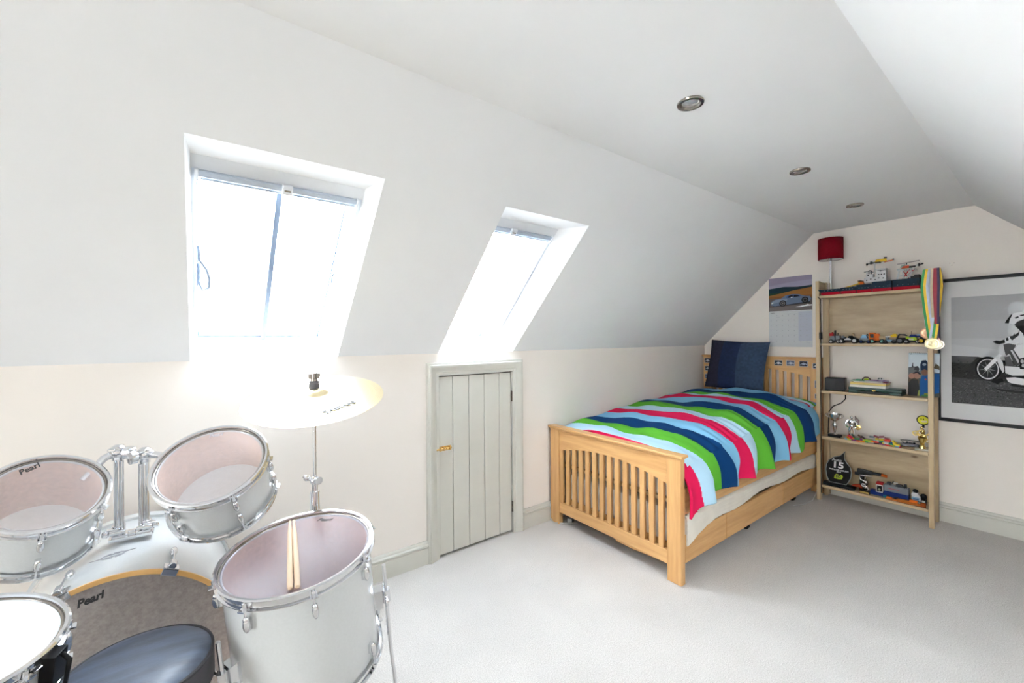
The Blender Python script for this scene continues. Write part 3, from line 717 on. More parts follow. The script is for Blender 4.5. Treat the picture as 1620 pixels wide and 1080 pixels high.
def drum(name, label, c, n, Rr, H, nl, ph0, ltxt=None, head='clear_head', hm='clear_head', bottom=True, low_lug=None, hint=(1, 0, 0), shell_m='sparkle', reso='reso_head'):
    t = thing(name, label, 'drum'); place(t, c, n, H, hint)
    Rs = Rr-.015
    MB().lathe([(Rs, .006), (Rs, H-.012), (Rs-.004, H-.009), (Rs-.007, H-.012), (Rs-.007, .006)], 72, closed=True).build('shell', M[shell_m], t)
    sh = MB().lathe([(Rs-.0075, .008), (Rs-.0075, H-.013)], 72).build('shell_lining', M['shell_inside'], t)
    T0 = Matrix.Translation((0, 0, H))
    MB().lathe(hoop_prof(Rr, 1), 80, T0, closed=True).build('top_hoop', M['chrome'], t)
    if head == 'clear_head':
        MB().lathe([(.0005, H-.0090), (Rr*.5, H-.0090), (Rr-.0125, H-.0090)], 64).build('batter_head', M[hm], t)
    else:
        MB().lathe([(.0005, H-.0085), (Rr-.018, H-.0085), (Rr-.016, H-.011), (Rr-.0125, H-.011)], 64, caps=False).build('batter_head', M['coated_head'], t)
    MB().lathe([(Rr-.014+.003*math.cos(a*PI/4), H-.010+.003*math.sin(a*PI/4)) for a in range(8)], 64, closed=True).build('head_rim', M['dark_chrome'], t)
    if bottom:
        MB().lathe(hoop_prof(Rr, -1), 80, Matrix.Translation((0, 0, 0)), closed=True).build('bottom_hoop', M['chrome'], t)
        MB().lathe([(.0005, .008), (Rr-.0125, .008)], 64).build('resonant_head', M[reso], t)
    # lugs, rods, ears
    lz = H-.068
    first = None
    for k in range(nl):
        a = ph0+360*k/nl
        for s in ((1, -1) if bottom else (1,)):
            A = Matrix.Rotation(R(a), 4, 'Z')
            if s < 0: A = A @ Matrix.Translation((0, 0, H)) @ Matrix.Rotation(PI, 4, 'X')
            if first is None:
                mb = MB(); mb.v = []; L_ = lug_mesh(); off = Vector((Rs+.011, 0, lz))
                L_.v = [tuple(Vector(v)+off) for v in L_.v]
                first = L_.build('lug', M['chrome'], t); first.matrix_basis = A
                r_ = MB(); r_.cyl((Rs+.012, 0, lz+.015), (Rs+.012, 0, H-.020), .0028, n=8); r_.cyl((Rs+.012, 0, H-.022), (Rs+.012, 0, H-.008), .0055, n=8)
                r_.bc((Rs+.014, 0, H-.024), (.022, .017, .004)); r_.cyl((Rs+.012, 0, H-.010), (Rs+.012, 0, H-.002), .0035, n=6)
                rod = r_.build('tension_rod', M['chrome'], t); rod.matrix_basis = A
            else:
                inst(first, A, t); inst(rod, A, t)
    return t
def head_text(t, body, H, r, phi, size, m='ink', tilt=0, shear=.35, bold=.0, z=-.0082):
    a = R(phi); c = Vector((r*math.cos(a), r*math.sin(a), H+z))
    ux = Vector((math.sin(a), -math.cos(a), 0)); uy = Vector((math.cos(a), math.sin(a), 0))
    return text(body, size, t, frame(c, ux, uy) @ Matrix.Rotation(R(tilt), 4, 'Z'), M[m], shear=shear, bold=bold, ext=.0001, xs=.9)

# floor tom
ft = drum('floor_tom', 'large white pearl floor tom with drumsticks lying on its clear head', (.231, 1.369, .683), (-.103, -.087, .991), .212, .38, 8, -46, reso='dark_purple_reso', hm='floor_head')
head_text(ft, 'Pearl', .38, .160, 52, .026, bold=.0006)
FT = Matrix.Translation(ft.location) @ ft.rotation_euler.to_matrix().to_4x4()
for i, a in enumerate((-18, 98, 203)):
    l = MB(); zt_ = .262; r0 = .232
    l.tube([pol(r0, a, zt_), pol(r0, a, .02), pol(r0+.002, a, -.06), pol(r0+.006, a, -.14), pol(r0+.008, a, -.272)], .0058, 10)
    lg = l.build('leg', M['chrome'], ft)
    MB().tube([pol(r0+.008, a, -.262), pol(r0+.008, a, -.284)], [.012, .014], 12).build('rubber_foot', M['rubber'], lg)
    b = MB(); T = Matrix.Rotation(R(a), 4, 'Z')
    b.box(.196, .222, -.018, .018, .125, .185, T); b.cyl(T @ Vector((.232, 0, .135)), T @ Vector((.232, 0, .178)), .013)
    b.cyl(T @ Vector((.232, -.006, .157)), T @ Vector((.234, -.040, .157)), .0045, n=8); b.ball(T @ Vector((.234, -.042, .157)), (.005, .005, .012), 8, T=None)
    b.build('leg_bracket', M['chrome'], ft)
# drumsticks on the floor tom head
def stick(label, p, q, group):
    p, q = Vector(p), Vector(q); d = (q-p); Ln = d.length; d.normalize()
    t = thing('drumstick', label, 'drumstick', tuple(q)); 
    t.rotation_euler = d.to_track_quat('-Z', 'Y').to_euler()
    w_ = mat('pale_hickory', (.80, .60, .42), .45, var=.06, scale=6, vec=(8, 8, 1))
    MB().lathe([(.0008, 0), (.005, .0015), (.0072, .006), (.0072, Ln*.74), (.0068, Ln*.8), (.0036, Ln-.016)], 14, caps=True).build('shaft', w_, t)
    MB().lathe([(.0036, Ln-.017), (.0048, Ln-.011), (.0045, Ln-.004), (.002, Ln), (.0004, Ln+.0004)], 14, caps=True).build('tip', w_, t)
def on_ft(x, y, z=.0085):
    # world xy to a point on the head plane
    n = Vector((-.103, -.087, .991)).normalized(); c = Vector((.231, 1.369, .683))-n*.009
    zz_ = c.z-((x-c.x)*n.x+(y-c.y)*n.y)/n.z; return Vector((x, y, zz_))+n*z
stick('left drumstick of the pair on the floor tom', on_ft(.2355, 1.548), on_ft(.181, 1.196), None)
stick('right drumstick of the pair on the floor tom', on_ft(.2465, 1.545), on_ft(.1975, 1.190), None)

# rack toms
tr_ = drum('rack_tom', 'white pearl rack tom tilted below the cymbal', (.026, 1.685, .901), (-.207, -.54, .816), .165, .20, 6, -72)
head_text(tr_, 'Pearl', .20, .128, 84, .022, 'pale_ink', bold=.0004)
head_text(tr_, 'Pearl', .20, .09, 200, .016, 'pale_ink', z=-.185, tilt=0); head_text(tr_, 'Pearl', .20, .10, 20, .016, 'pale_ink', z=-.185)
tl = drum('rack_tom', 'white pearl rack tom at the left edge, tilted beside the chrome holder', (-.364, 1.793, .863), (.197, -.57, .798), .142, .22, 6, -83)
head_text(tl, 'Pearl', .22, .105, 118, .026, bold=.0006, tilt=14)
head_text(tl, 'Pearl', .22, .08, -60, .016, 'pale_ink', z=-.205); head_text(tl, 'Pearl', .22, .08, 230, .016, 'pale_ink', z=-.205)

# bass drum
BC, BR, BH = Vector((-.20, 1.635, .325)), .305, .535
bd = thing('bass_drum', 'big white pearl bass drum with an orange wooden hoop edge lying on its side', 'drum')
place(bd, BC, (0, -1, 0), BH)         # local x = world x, local y = world z, local z = towards the drummer
MB().lathe([(BR-.010, .02), (BR-.010, BH-.02), (BR-.018, BH-.018), (BR-.018, .02)], 96, closed=True).build('shell', M['sparkle'], bd)
MB().lathe([(BR-.0185, .025), (BR-.0185, BH-.02)], 96).build('shell_lining', M['shell_inside'], bd)
for z0_, z1_, nm in ((BH-.042, BH-.001, 'batter_hoop'), (.0, .042, 'front_hoop')):
    h = MB().lathe([(BR, z0_), (BR, z1_), (BR-.009, z1_+.001*0), (BR-.009, z0_)], 96, closed=True).build(nm, M['sparkle'], bd)
    if nm == 'batter_hoop': MB().lathe([(BR+.0005, BH-.006), (BR+.0005, BH), (BR-.013, BH+.0005), (BR-.013, BH-.006)], 96, closed=True).build('hoop_edge', M['drum_wood'], h, label='orange wooden hoop edge')
MB().lathe([(.0005, BH-.012), (BR*.5, BH-.012), (BR-.011, BH-.012)], 96).build('batter_head', M['kick_head'], bd)
MB().lathe([(.0005, .012), (BR*.5, .012), (BR-.011, .012)], 96).build('front_head', M['dark_reso'], bd)
head_text(bd, 'Pearl', BH, .255, 102, .030, z=-.0115, bold=.0012)
for k, a in enumerate((66, 111, 156, 201, 246, 291, 336, 21)):
    A = Matrix.Rotation(R(a), 4, 'Z'); b = MB()
    b.box(BR-.016, BR+.006, -.020, .020, BH+.001, BH+.006, A); b.box(BR+.001, BR+.006, -.020, .020, BH-.030, BH+.006, A)
    b.cyl(A @ Vector((BR+.012, 0, BH-.028)), A @ Vector((BR+.012, 0, BH+.004)), .010, n=16)
    b.bc(A @ Vector((BR+.010, 0, BH-.012)), (.004, .012, .018)); 
    cl = b.build('claw', M['chrome'], bd, .0015)
    b = MB(); b.cyl(A @ Vector((BR+.012, 0, BH-.11)), A @ Vector((BR+.012, 0, BH-.02)), .003, n=8); b.build('tension_rod', M['chrome'], bd)
    b = MB(); b.ball(A @ Vector((BR+.004, 0, BH-.125)), .016, 12, T=A @ Matrix.Diagonal((.8, .7, 1.5, 1))); b.build('lug', M['chrome'], bd)
# shell badge: a fine oval with lines
b = MB(); A = Matrix.Rotation(R(95), 4, 'Z')
for r1, r2 in ((1, .82),):
    for i in range(28):
        a0, a1 = 2*PI*i/28, 2*PI*(i+1)/28
        if i % 7 == 0: continue
        P_ = [(math.cos(a0)*r1, math.sin(a0)*r1), (math.cos(a1)*r1, math.sin(a1)*r1), (math.cos(a1)*r2, math.sin(a1)*r2), (math.cos(a0)*r2, math.sin(a0)*r2)]
        b.hexa([A @ Vector((BR-.010+d, u*.030, BH-.185+v*.020)) for d in (0, .0012) for u, v in P_])
for u0, u1, v in ((-.055, -.028, -.002), (.028, .055, .002), (-.02, .02, .004), (-.016, .018, -.004)):
    b.box(BR-.010, BR-.0085, u0, u1, BH-.185+v*2-.0012, BH-.185+v*2+.0012, A)
b.build('shell_badge', M['pale_ink'], bd)
# tom holder on the bass drum: two chrome posts with tilting arms
def seg(a, b_): return Vector(a), Vector(b_)
inv = (Matrix.Translation(bd.location) @ bd.rotation_euler.to_matrix().to_4x4()).inverted()
def wv(mb): mb.v = [tuple(inv @ Vector(v)) for v in mb.v]; return mb
b = MB(); b.bc((-.192, 1.935, .633), (.115, .06, .012)); b.bc((-.192, 1.935, .640), (.10, .045, .012)); b.cyl((-.20, 1.915, .646), (-.18, 1.915, .646), .010)
wv(b).build('holder_base', M['chrome'], bd, .002)
for sx, ztop, tgt, ax in ((-.226, .925, (-.383, 1.842, .785), -1), (-.158, .905, (.040, 1.735, .835), 1)):
    b = MB(); b.cyl((sx, 1.935, .645), (sx, 1.935, ztop-.02), .0125, n=20); b.cyl((sx+.017*ax*-.6, 1.921, .66), (sx+.017*ax*-.6, 1.921, ztop-.03), .006, n=12)
    pst = wv(b).build('holder_post', M['chrome'], bd)
    b = MB(); b.cyl((sx, 1.935, .643), (sx, 1.935, .675), .018, n=18); b.bc((sx+ax*.012, 1.918, .660), (.03, .02, .022)); b.cyl((sx-.02, 1.905, .66), (sx+.02, 1.905, .66), .007)
    b.ball((sx+ax*.030, 1.905, .66), (.010, .006, .012), 10)
    wv(b).build('post_clamp', M['chrome'], pst, .001)
    b = MB(); T = Vector((sx, 1.935, ztop)); b.ball(T, .025, 16); b.cyl(T+Vector((-ax*.022, -.016, -.004)), T+Vector((-ax*.036, -.024, -.004)), .022, n=18); b.cyl(T+Vector((0, -.006, -.03)), T+Vector((0, 0, -.012)), .016, n=16)
    b.tube([T+Vector((-ax*.020, -.018, .0)), T+Vector((-ax*.010, -.026, .012)), T+Vector((ax*.004, -.026, .016))], .005, 8)
    b.ball(T+Vector((ax*.012, -.018, .010)), (.014, .010, .008), 10)
    wv(b).build('tilter', M['chrome'], pst)
    b = MB(); tg = Vector(tgt); d = tg-T
    b.tube([T, T+d*.15+Vector((ax*.01, 0, .006)), T+d*.5], [.014, .012, .0105], 12)
    wv(b).build('tom_arm', M['chrome'], pst)
# spurs
for sx in (-1, 1):
    b = MB(); b.tube([(-.20+sx*.26, 2.05, .20), (-.20+sx*.37, 2.00, .02)], .009, 10); b.ball((-.20+sx*.372, 1.998, .015), .015, 10); b.bc((-.20+sx*.275, 2.045, .21), (.03, .05, .05))
    wv(b).build('spur', M['chrome'], bd)

# snare drum on its stand
sn = drum('snare_drum', 'snare drum with a coated white head at the lower left corner', (-.43, 1.38, .67), (.11, -.12, 1), .187, .122, 8, 7, head='coated')
b = MB(); T = Matrix.Rotation(R(-20), 4, 'Z'); b.box(.175, .200, -.020, .020, .035, .105, T); b.tube([T @ Vector((.20, 0, .10)), T @ Vector((.215, 0, .085)), T @ Vector((.212, 0, .03))], .005, 8); b.build('strainer', M['black'], sn, .003)
ss = thing('snare_stand', 'chrome basket stand under the snare drum', 'stand', (-.445, 1.397, 0))
for k in range(3):
    a = 2*PI*k/3+.6; b = MB(); b.tube([(0, 0, .30), (.12*math.cos(a), .12*math.sin(a), .42), (.19*math.cos(a), .19*math.sin(a), .475), (.20*math.cos(a), .20*math.sin(a), .505)], .006, 8); b.build('basket_arm', M['chrome'], ss)
    b = MB(); a += .5; b.tube([(0, 0, .26), (.24*math.cos(a), .24*math.sin(a), .012)], .007, 8); b.ball((.24*math.cos(a), .24*math.sin(a), .012), .012, 8); b.build('leg', M['chrome'], ss)
MB().cyl((0, 0, .08), (0, 0, .36), .011).build('pole', M['chrome'], ss)

# throne
th = thing('drum_throne', 'round drum stool with a dark blue-black vinyl seat in front of the bass drum', 'stool', (-.127, 1.35, 0))
M['vinyl'] = mat('sheened_blue_black_vinyl', (.060, .085, .135), .46, var=.3, scale=9, vec=(1, 4, 1), bmp=.3, bscale=120, bdist=.0015, coat=.1, spec=.9)  # window reflection on the seat put into the colour, a lighter mottled blue
M['vinyl_side'] = mat('charcoal_vinyl', (.045, .045, .05), .5, var=.1, scale=30, bmp=.2, bscale=200, bdist=.001)
s_ = MB().lathe([(.001, .530), (.06, .529), (.11, .525), (.138, .517), (.147, .510)], 64, caps=True); s_.build('seat', M['vinyl'], th)
MB().lathe([(.147, .511), (.152, .505), (.153, .440), (.148, .432), (.001, .432)], 64).build('seat_side', M['vinyl_side'], th)
MB().lathe([(.149+.0035*math.cos(a*PI/4), .510+.0035*math.sin(a*PI/4)) for a in range(8)], 72, closed=True).build('piping', M['vinyl_side'], th)
MB().cyl((0, 0, .10), (0, 0, .432), .014).build('pole', M['chrome'], th)
for k in range(3):
    a = 2*PI*k/3+.9; b = MB(); b.tube([(0, 0, .30), (.22*math.cos(a), .22*math.sin(a), .014)], .009, 8); b.tube([(0, 0, .11), (.12*math.cos(a), .12*math.sin(a), .15)], .006, 8); b.ball((.22*math.cos(a), .22*math.sin(a), .014), .014, 8); b.build('leg', M['chrome'], th)

# cymbal and its stand
CYn = Vector((-.121, -.228, .966)).normalized(); CYc = Vector((.327, 1.597, 1.093))
def cym_mat():
    m, n, l, b = nodes('brilliant_bronze')
    tc = n.new('ShaderNodeTexCoord'); sp = n.new('ShaderNodeSeparateXYZ'); l.new(tc.outputs['Object'], sp.inputs[0])
    vm = n.new('ShaderNodeVectorMath'); vm.operation = 'LENGTH'; cx = n.new('ShaderNodeCombineXYZ')
    l.new(sp.outputs['X'], cx.inputs['X']); l.new(sp.outputs['Y'], cx.inputs['Y']); l.new(cx.outputs[0], vm.inputs[0])
    w = n.new('ShaderNodeTexNoise'); w.noise_dimensions = '1D'; w.inputs['Scale'].default_value = 600; w.inputs['Detail'].default_value = 2
    l.new(vm.outputs['Value'], w.inputs['W'])
    l.new(ramp(n, l, w.outputs['Fac'], (.80, .66, .38), (.93, .84, .60)), b.inputs['Base Color'])
    b.inputs['Metallic'].default_value = 1; b.inputs['Roughness'].default_value = .33
    bump(n, l, b, w.outputs['Fac'], .12, .0004)
    return m
M['cymbal'] = cym_mat()
cy = thing('cymbal', 'large thin bronze crash cymbal shining on its stand below the roof window', 'cymbal')
place(cy, CYc, CYn, 0)
prof = [(.006, .036), (.012, .0355), (.025, .031), (.036, .022), (.042, .0175), (.048, .0165), (.10, .0125), (.16, .0075), (.21, .002), (.229, 0)]
full = prof+[(.229, -.0010)]+[(r, z-.0012) for r, z in reversed(prof[:-1])]
MB().lathe(full, 128, closed=True).build('bronze_disc', M['cymbal'], cy)
text('SABIAN', .034, cy, frame((.045, -.142, .0096), (.94, .34, 0), (-.34, .94, 0)), M['ink'], bold=.0008, ext=.0006)
cs = thing('cymbal_stand', 'chrome cymbal stand rising behind the floor tom', 'stand', (.322, 1.60, 0))
b = MB(); b.cyl((0, 0, .70), (0, 0, 1.095), .0058, n=14); b.build('upper_tube', M['chrome'], cs)
b = MB(); b.cyl((0, 0, .12), (0, 0, .72), .0125, n=18); b.cyl((0, 0, .70), (0, 0, .758), .0165, .0145, n=18); b.cyl((0, 0, .758), (0, 0, .764), .016, n=18); b.build('lower_tube', M['chrome'], cs)
b = MB(); b.cyl((0, 0, .764), (0, 0, .79), .010, n=14); b.ball((0, 0, .800), (.016, .013, .017), 14); b.cyl((.005, -.008, .803), (.010, -.021, .803), .0135, n=20)
b.ball((-.024, .004, .812), (.012, .006, .010), 10); b.cyl((-.004, 0, .803), (-.024, .004, .810), .005, n=8); b.tube([(-.026, .004, .81), (-.036, .006, .822)], .0055, 8); b.build('tilter', M['chrome'], cs)
b = MB(); b.cyl((0, 0, 1.06), (0, 0, 1.175), .003, n=8); b.build('cymbal_rod', M['chrome'], cs)
b = MB(); b.lathe([(.001, 1.112), (.015, 1.112), (.018, 1.118), (.018, 1.130), (.0155, 1.134), (.018, 1.138), (.016, 1.142), (.001, 1.142)], 24, Matrix.Translation((0.0, 0, 0.012))); b.build('felt_washer', mat('grey_felt', (.12, .12, .13), .9), cs)
b = MB(); b.cyl((0, 0, 1.152), (0, 0, 1.163), .012, n=14); b.bc((0, 0, 1.171), (.036, .012, .018)); b.cyl((0, 0, 1.160), (0, 0, 1.182), .009, n=12); b.build('wing_nut', M['dark_chrome'], cs, .001)
for k in range(3):
    a = 2*PI*k/3+1.3; b = MB(); b.tube([(0, 0, .33), (.20*math.cos(a), .20*math.sin(a), .012)], .008, 8); b.tube([(0, 0, .14), (.10*math.cos(a), .10*math.sin(a), .175)], .005, 8); b.ball((.20*math.cos(a), .20*math.sin(a), .013), .013, 8); b.build('leg', M['chrome'], cs)

# ================================================================== things on the bookshelf
# shelf-local axes: x to the right as seen from the room, y up, z towards the room
def on_shelf(name, label, cat, y, k, x=3.995, group=None, turn=0):
    """an Empty on shelf k whose local +x runs to the right (world -y) and local -y towards the room"""
    return thing(name, label, cat, (x, y, ST[k]), R(-90+turn), group)
def bricks(mb_by_col, spec):
    out = {}
    for (c, x0, x1, y0, y1, z0, z1) in spec: out.setdefault(c, []).append((x0, x1, y0, y1, z0, z1))
    return out
def studs(mb, x0, x1, y0, y1, z, p=.008):
    nx, ny = max(1, int((x1-x0)/p)), max(1, int((y1-y0)/p))
    for i in range(nx):
        for j in range(ny): mb.tube([(x0+(i+.5)*(x1-x0)/nx, y0+(j+.5)*(y1-y0)/ny, z), (x0+(i+.5)*(x1-x0)/nx, y0+(j+.5)*(y1-y0)/ny, z+.0017)], .0024, 6)
def wheel_mb(r, w):
    mb = MB(); mb.mi = 0
    T = Matrix.Rotation(PI/2, 4, 'X')
    mb.lathe([(r*.62, -w/2), (r*.95, -w/2), (r, -w*.3), (r, w*.3), (r*.95, w/2), (r*.62, w/2)], 20, T, closed=True)
    mb.mi = 1
    mb.lathe([(r*.62, -w*.42), (r*.62, w*.42), (r*.5, w*.44), (r*.45, w*.25), (.001, w*.25)], 16, T); mb.lathe([(r*.62, -w*.42), (r*.5, -w*.44), (r*.45, -w*.25), (.001, -w*.25)], 16, T)
    for k in range(5):
        a = 2*PI*k/5; mb.cyl((r*.1*math.cos(a), -w*.44, r*.1*math.sin(a)), (r*.5*math.cos(a), -w*.44, r*.5*math.sin(a)), r*.06, n=5)
    return mb
def toy(name, label, y, k, parts, wheels, rim, wr, ww=.012, x=3.995, group=None, cat='toy vehicle', hw=.022):
    t = on_shelf(name, label, cat, y, k, x, group)
    for (nm, col, boxes) in parts:
        mb = MB()
        for b in boxes:
            if not isinstance(b[0], str): mb.box(*b)
            elif b[0] == 'studs': studs(mb, *b[1:])
            elif b[0] == 'rod': mb.cyl(b[1], b[2], b[3], n=8)
            elif b[0] == 'wedge':
                _, x0, x1, x2, x3, y0, y1, z0, z1 = b
                mb.hexa([Vector(p) for p in ((x0, y0, z0), (x1, y0, z0), (x1, y1, z0), (x0, y1, z0), (x2, y0, z1), (x3, y0, z1), (x3, y1, z1), (x2, y1, z1))])
            elif b[0] == 'ball': mb.ball(b[1], b[2], 10)
        mb.build(nm, pl(col), t, .0006, 1)
    if wheels:
        w0 = None
        for wx in wheels:
            r_ = wr[wheels.index(wx)] if isinstance(wr, (list, tuple)) else wr
            for sy in (-1, 1):
                w = wheel_mb(r_, ww).build('wheel', [M['rubber'], pl(rim)], t); w.location = (wx, sy*hw, r_)
    return t
BK, WH, GY, DG, RD, OR, YL_, LM, BL, LB, TAN = (.006, .006, .007), (.80, .80, .79), (.24, .26, .28), (.045, .05, .055), (.45, .02, .02), (.80, .16, .02), (.75, .48, .03), (.45, .65, .04), (.01, .03, .16), (.22, .42, .60), (.5, .35, .2)
G1 = 'toy vehicles on the second shelf'
toy('toy_forklift', 'small grey brick truck with a red top and black mast at the left end', 1.078, 1,
    [('chassis', DG, [(-.035, .035, -.02, .02, .012, .024), ('studs', -.03, .03, -.016, .016, .024)]), ('body', GY, [(-.03, .0, -.018, .018, .024, .045), (.005, .03, -.016, .016, .024, .06), ('wedge', -.03, -.005, -.02, -.005, -.016, .016, .045, .058)]),
     ('cab_roof', RD, [(-.036, -.012, -.016, .016, .058, .078), ('ball', (-.02, 0, .082), .007)]), ('mast', BK, [(-.006, .002, -.012, .012, .045, .102), (.002, .012, -.010, .010, .055, .062), ('rod', (.016, 0, .04), (.016, 0, .08), .003)]), ('headlight', WH, [(-.038, -.034, -.014, -.006, .03, .04), (-.038, -.034, .006, .014, .03, .04)])], [-.024, .024], WH, .015, group=G1)
toy('toy_hot_rod', 'black brick hot rod with white-rimmed wheels and an open engine', .998, 1,
    [('chassis', BK, [(-.055, .055, -.018, .018, .012, .022), (-.04, .01, -.022, .022, .022, .036), ('wedge', -.055, -.01, -.045, -.01, -.016, .016, .022, .042), (.012, .05, -.02, .02, .022, .040), ('wedge', .0, .045, .008, .030, -.018, .018, .04, .058)]),
     ('engine', GY, [('rod', (-.036, -.012, .042), (-.036, -.012, .058), .004), ('rod', (-.026, -.012, .042), (-.026, -.012, .06), .004), ('rod', (-.036, .012, .042), (-.036, .012, .058), .004), (-.042, -.018, -.01, .01, .04, .05)]),
     ('side_flame', WH, [('wedge', -.022, .024, -.016, .018, -.0235, -.0225, .026, .036), (-.01, .012, -.024, -.0225, .036, .041)]), ('driver', TAN, [('ball', (.03, 0, .068), .010), (.024, .036, -.008, .008, .05, .062)])], [-.040, .042], WH, [.017, .020], group=G1)
toy('toy_pickup', 'small pale blue and grey brick pickup behind the orange truck', .893, 1,
    [('chassis', DG, [(-.036, .036, -.018, .018, .010, .022)]), ('body', GY, [(-.034, .034, -.018, .018, .022, .040), ('studs', .005, .032, -.016, .016, .040)]), ('cab', LB, [('wedge', -.028, .012, -.018, .006, -.016, .016, .040, .062)]), ('roof', WH, [(-.018, .006, -.014, .014, .062, .068)]), ('tow_bar', BK, [('rod', (.008, 0, .07), (.032, 0, .045), .003)])], [-.022, .022], BL, .013, group=G1)
toy('toy_truck', 'bright orange brick truck with a square cab', .828, 1,
    [('chassis', BK, [(-.042, .05, -.018, .018, .012, .022)]), ('cab', OR, [(-.042, -.036, -.02, .02, .022, .07), (-.042, -.01, -.02, .02, .022, .042), (-.014, -.008, -.02, .02, .042, .07), (-.042, -.008, -.02, .02, .070, .080), ('wedge', -.008, .02, -.008, .012, -.018, .018, .022, .072)]),
     ('cab_window', BK, [(-.035, -.015, -.017, .017, .043, .069)]), ('bed', TAN, [(.012, .05, -.018, .018, .022, .052), ('studs', .014, .048, -.016, .016, .052)]), ('wheel_arch', RD, [(-.03, -.01, -.021, .021, .018, .024)])], [-.025, .032], (.25, .55, .5), .016, group=G1)
toy('toy_digger', 'grey brick digger with a yellow and white top', .752, 1,
    [('chassis', GY, [(-.045, .04, -.018, .018, .010, .03), ('wedge', -.045, -.01, -.03, -.01, -.016, .016, .03, .045)]), ('body', YL_, [(.002, .035, -.015, .015, .045, .062), ('wedge', .008, .035, .014, .030, -.012, .012, .062, .070)]), ('hood', WH, [(-.030, .002, -.014, .014, .045, .053), ('studs', -.03, 0, -.012, .012, .053)]),
     ('side_panel', LB, [(-.020, .015, -.019, -.0175, .016, .026)]), ('arm', DG, [('rod', (-.04, 0, .03), (-.052, 0, .018), .004), (-.056, -.048, -.012, .012, .008, .02)])], [-.028, .02], DG, .013, group=G1)
toy('toy_buggy', 'black brick buggy with big dark wheels in the middle right of the shelf', .690, 1,
    [('chassis', BK, [(-.03, .035, -.015, .015, .018, .030), (-.02, .02, -.014, .014, .030, .042)]), ('roll_cage', DG, [('rod', (-.03, -.012, .03), (-.015, -.012, .066), .003), ('rod', (-.015, -.012, .066), (.025, -.012, .056), .003), ('rod', (-.03, .012, .03), (-.015, .012, .066), .003), ('rod', (-.015, .012, .066), (.025, .012, .056), .003), ('rod', (-.015, -.012, .066), (-.015, .012, .066), .003), (-.018, .018, -.012, .012, .062, .067)]),
     ('spare_wheel_hub', GY, [(.022, .03, -.01, .01, .03, .045)])], [-.010, .024], GY, [.021, .017], group=G1)
toy('toy_racer', 'lime green and blue brick race car', .637, 1,
    [('chassis', BK, [(-.045, .045, -.018, .018, .010, .022)]), ('body', LM, [('wedge', -.036, .03, -.030, .02, -.020, .020, .022, .045), (-.034, -.022, -.02, .02, .045, .052)]), ('canopy', BL, [('wedge', -.018, .022, -.008, .016, -.014, .014, .045, .064), (.01, .04, -.018, .018, .045, .056)]),
     ('rear_wing', LB, [(.018, .044, -.02, .02, .062, .066), ('rod', (.03, 0, .05), (.03, 0, .064), .003)]), ('aerial', BK, [('rod', (-.006, 0, .06), (-.006, 0, .086), .0012)]), ('stripe', WH, [('wedge', -.02, .01, -.016, .006, -.0208, -.0195, .026, .036)])], [-.03, .03], WH, .014, group=G1)
toy('toy_quad', 'black brick off-roader with a silver bonnet beside the medals', .580, 1,
    [('chassis', BK, [(-.022, .028, -.018, .018, .014, .03), ('wedge', -.022, .022, -.014, .012, -.016, .016, .030, .052)]), ('bonnet', GY, [('wedge', -.026, .010, -.012, .010, -.014, .014, .045, .058)]), ('grille', (.3, .35, .03), [(-.028, -.022, -.008, .008, .016, .026), (.012, .026, -.019, .019, .024, .032)])], [-.012, .020], YL_, .019, hw=.022, group=G1)

# long ship in sections on the top shelf
NV, CR = (.006, .026, .048), (.42, .005, .02)
sh_ = on_shelf('toy_ship', 'long navy and red brick icebreaker ship along the top shelf', 'toy ship', .89, 0, 3.976)
segs = [(-.265, -.142, .044), (-.138, -.045, .048), (-.041, .045, .060), (.049, .157, .072), (.161, .300, .074)]
for i, (a, b_, hh) in enumerate(segs):
    m_ = MB(); m_.hexa([Vector(p) for p in ((a+.004, -.040, 0), (b_, -.040, 0), (b_, .040, 0), (a+.004, .040, 0), (a, -.047, .022), (b_, -.047, .022), (b_, .047, .022), (a, .047, .022))]); m_.build('red_hull', pl(CR), sh_, .001, 1)
    m_ = MB()
    tip = -.018 if i == 0 else 0
    m_.hexa([Vector(p) for p in ((a, -.047, .022), (b_, -.047, .022), (b_, .047, .022), (a, .047, .022), (a+tip, -.050, hh), (b_, -.050, hh), (b_, .050, hh), (a+tip, .050, hh))])
    studs(m_, a+.006, b_-.006, -.046, -.032, hh); studs(m_, a+.006, b_-.006, .03, .044, hh)
    m_.box(a+.01, b_-.01, -.0515, -.050, hh*.62, hh*.70); m_.build('navy_hull', pl(NV), sh_, .001, 1)
for i in range(5):
    a, b_, hh = segs[i]
    m_ = MB()
    for k in range(4): m_.ball((a+(b_-a)*(.2+.2*k), -.0505, .034), (.003, .002, .003), 8)
    m_.build('porthole', pl(GY), sh_)
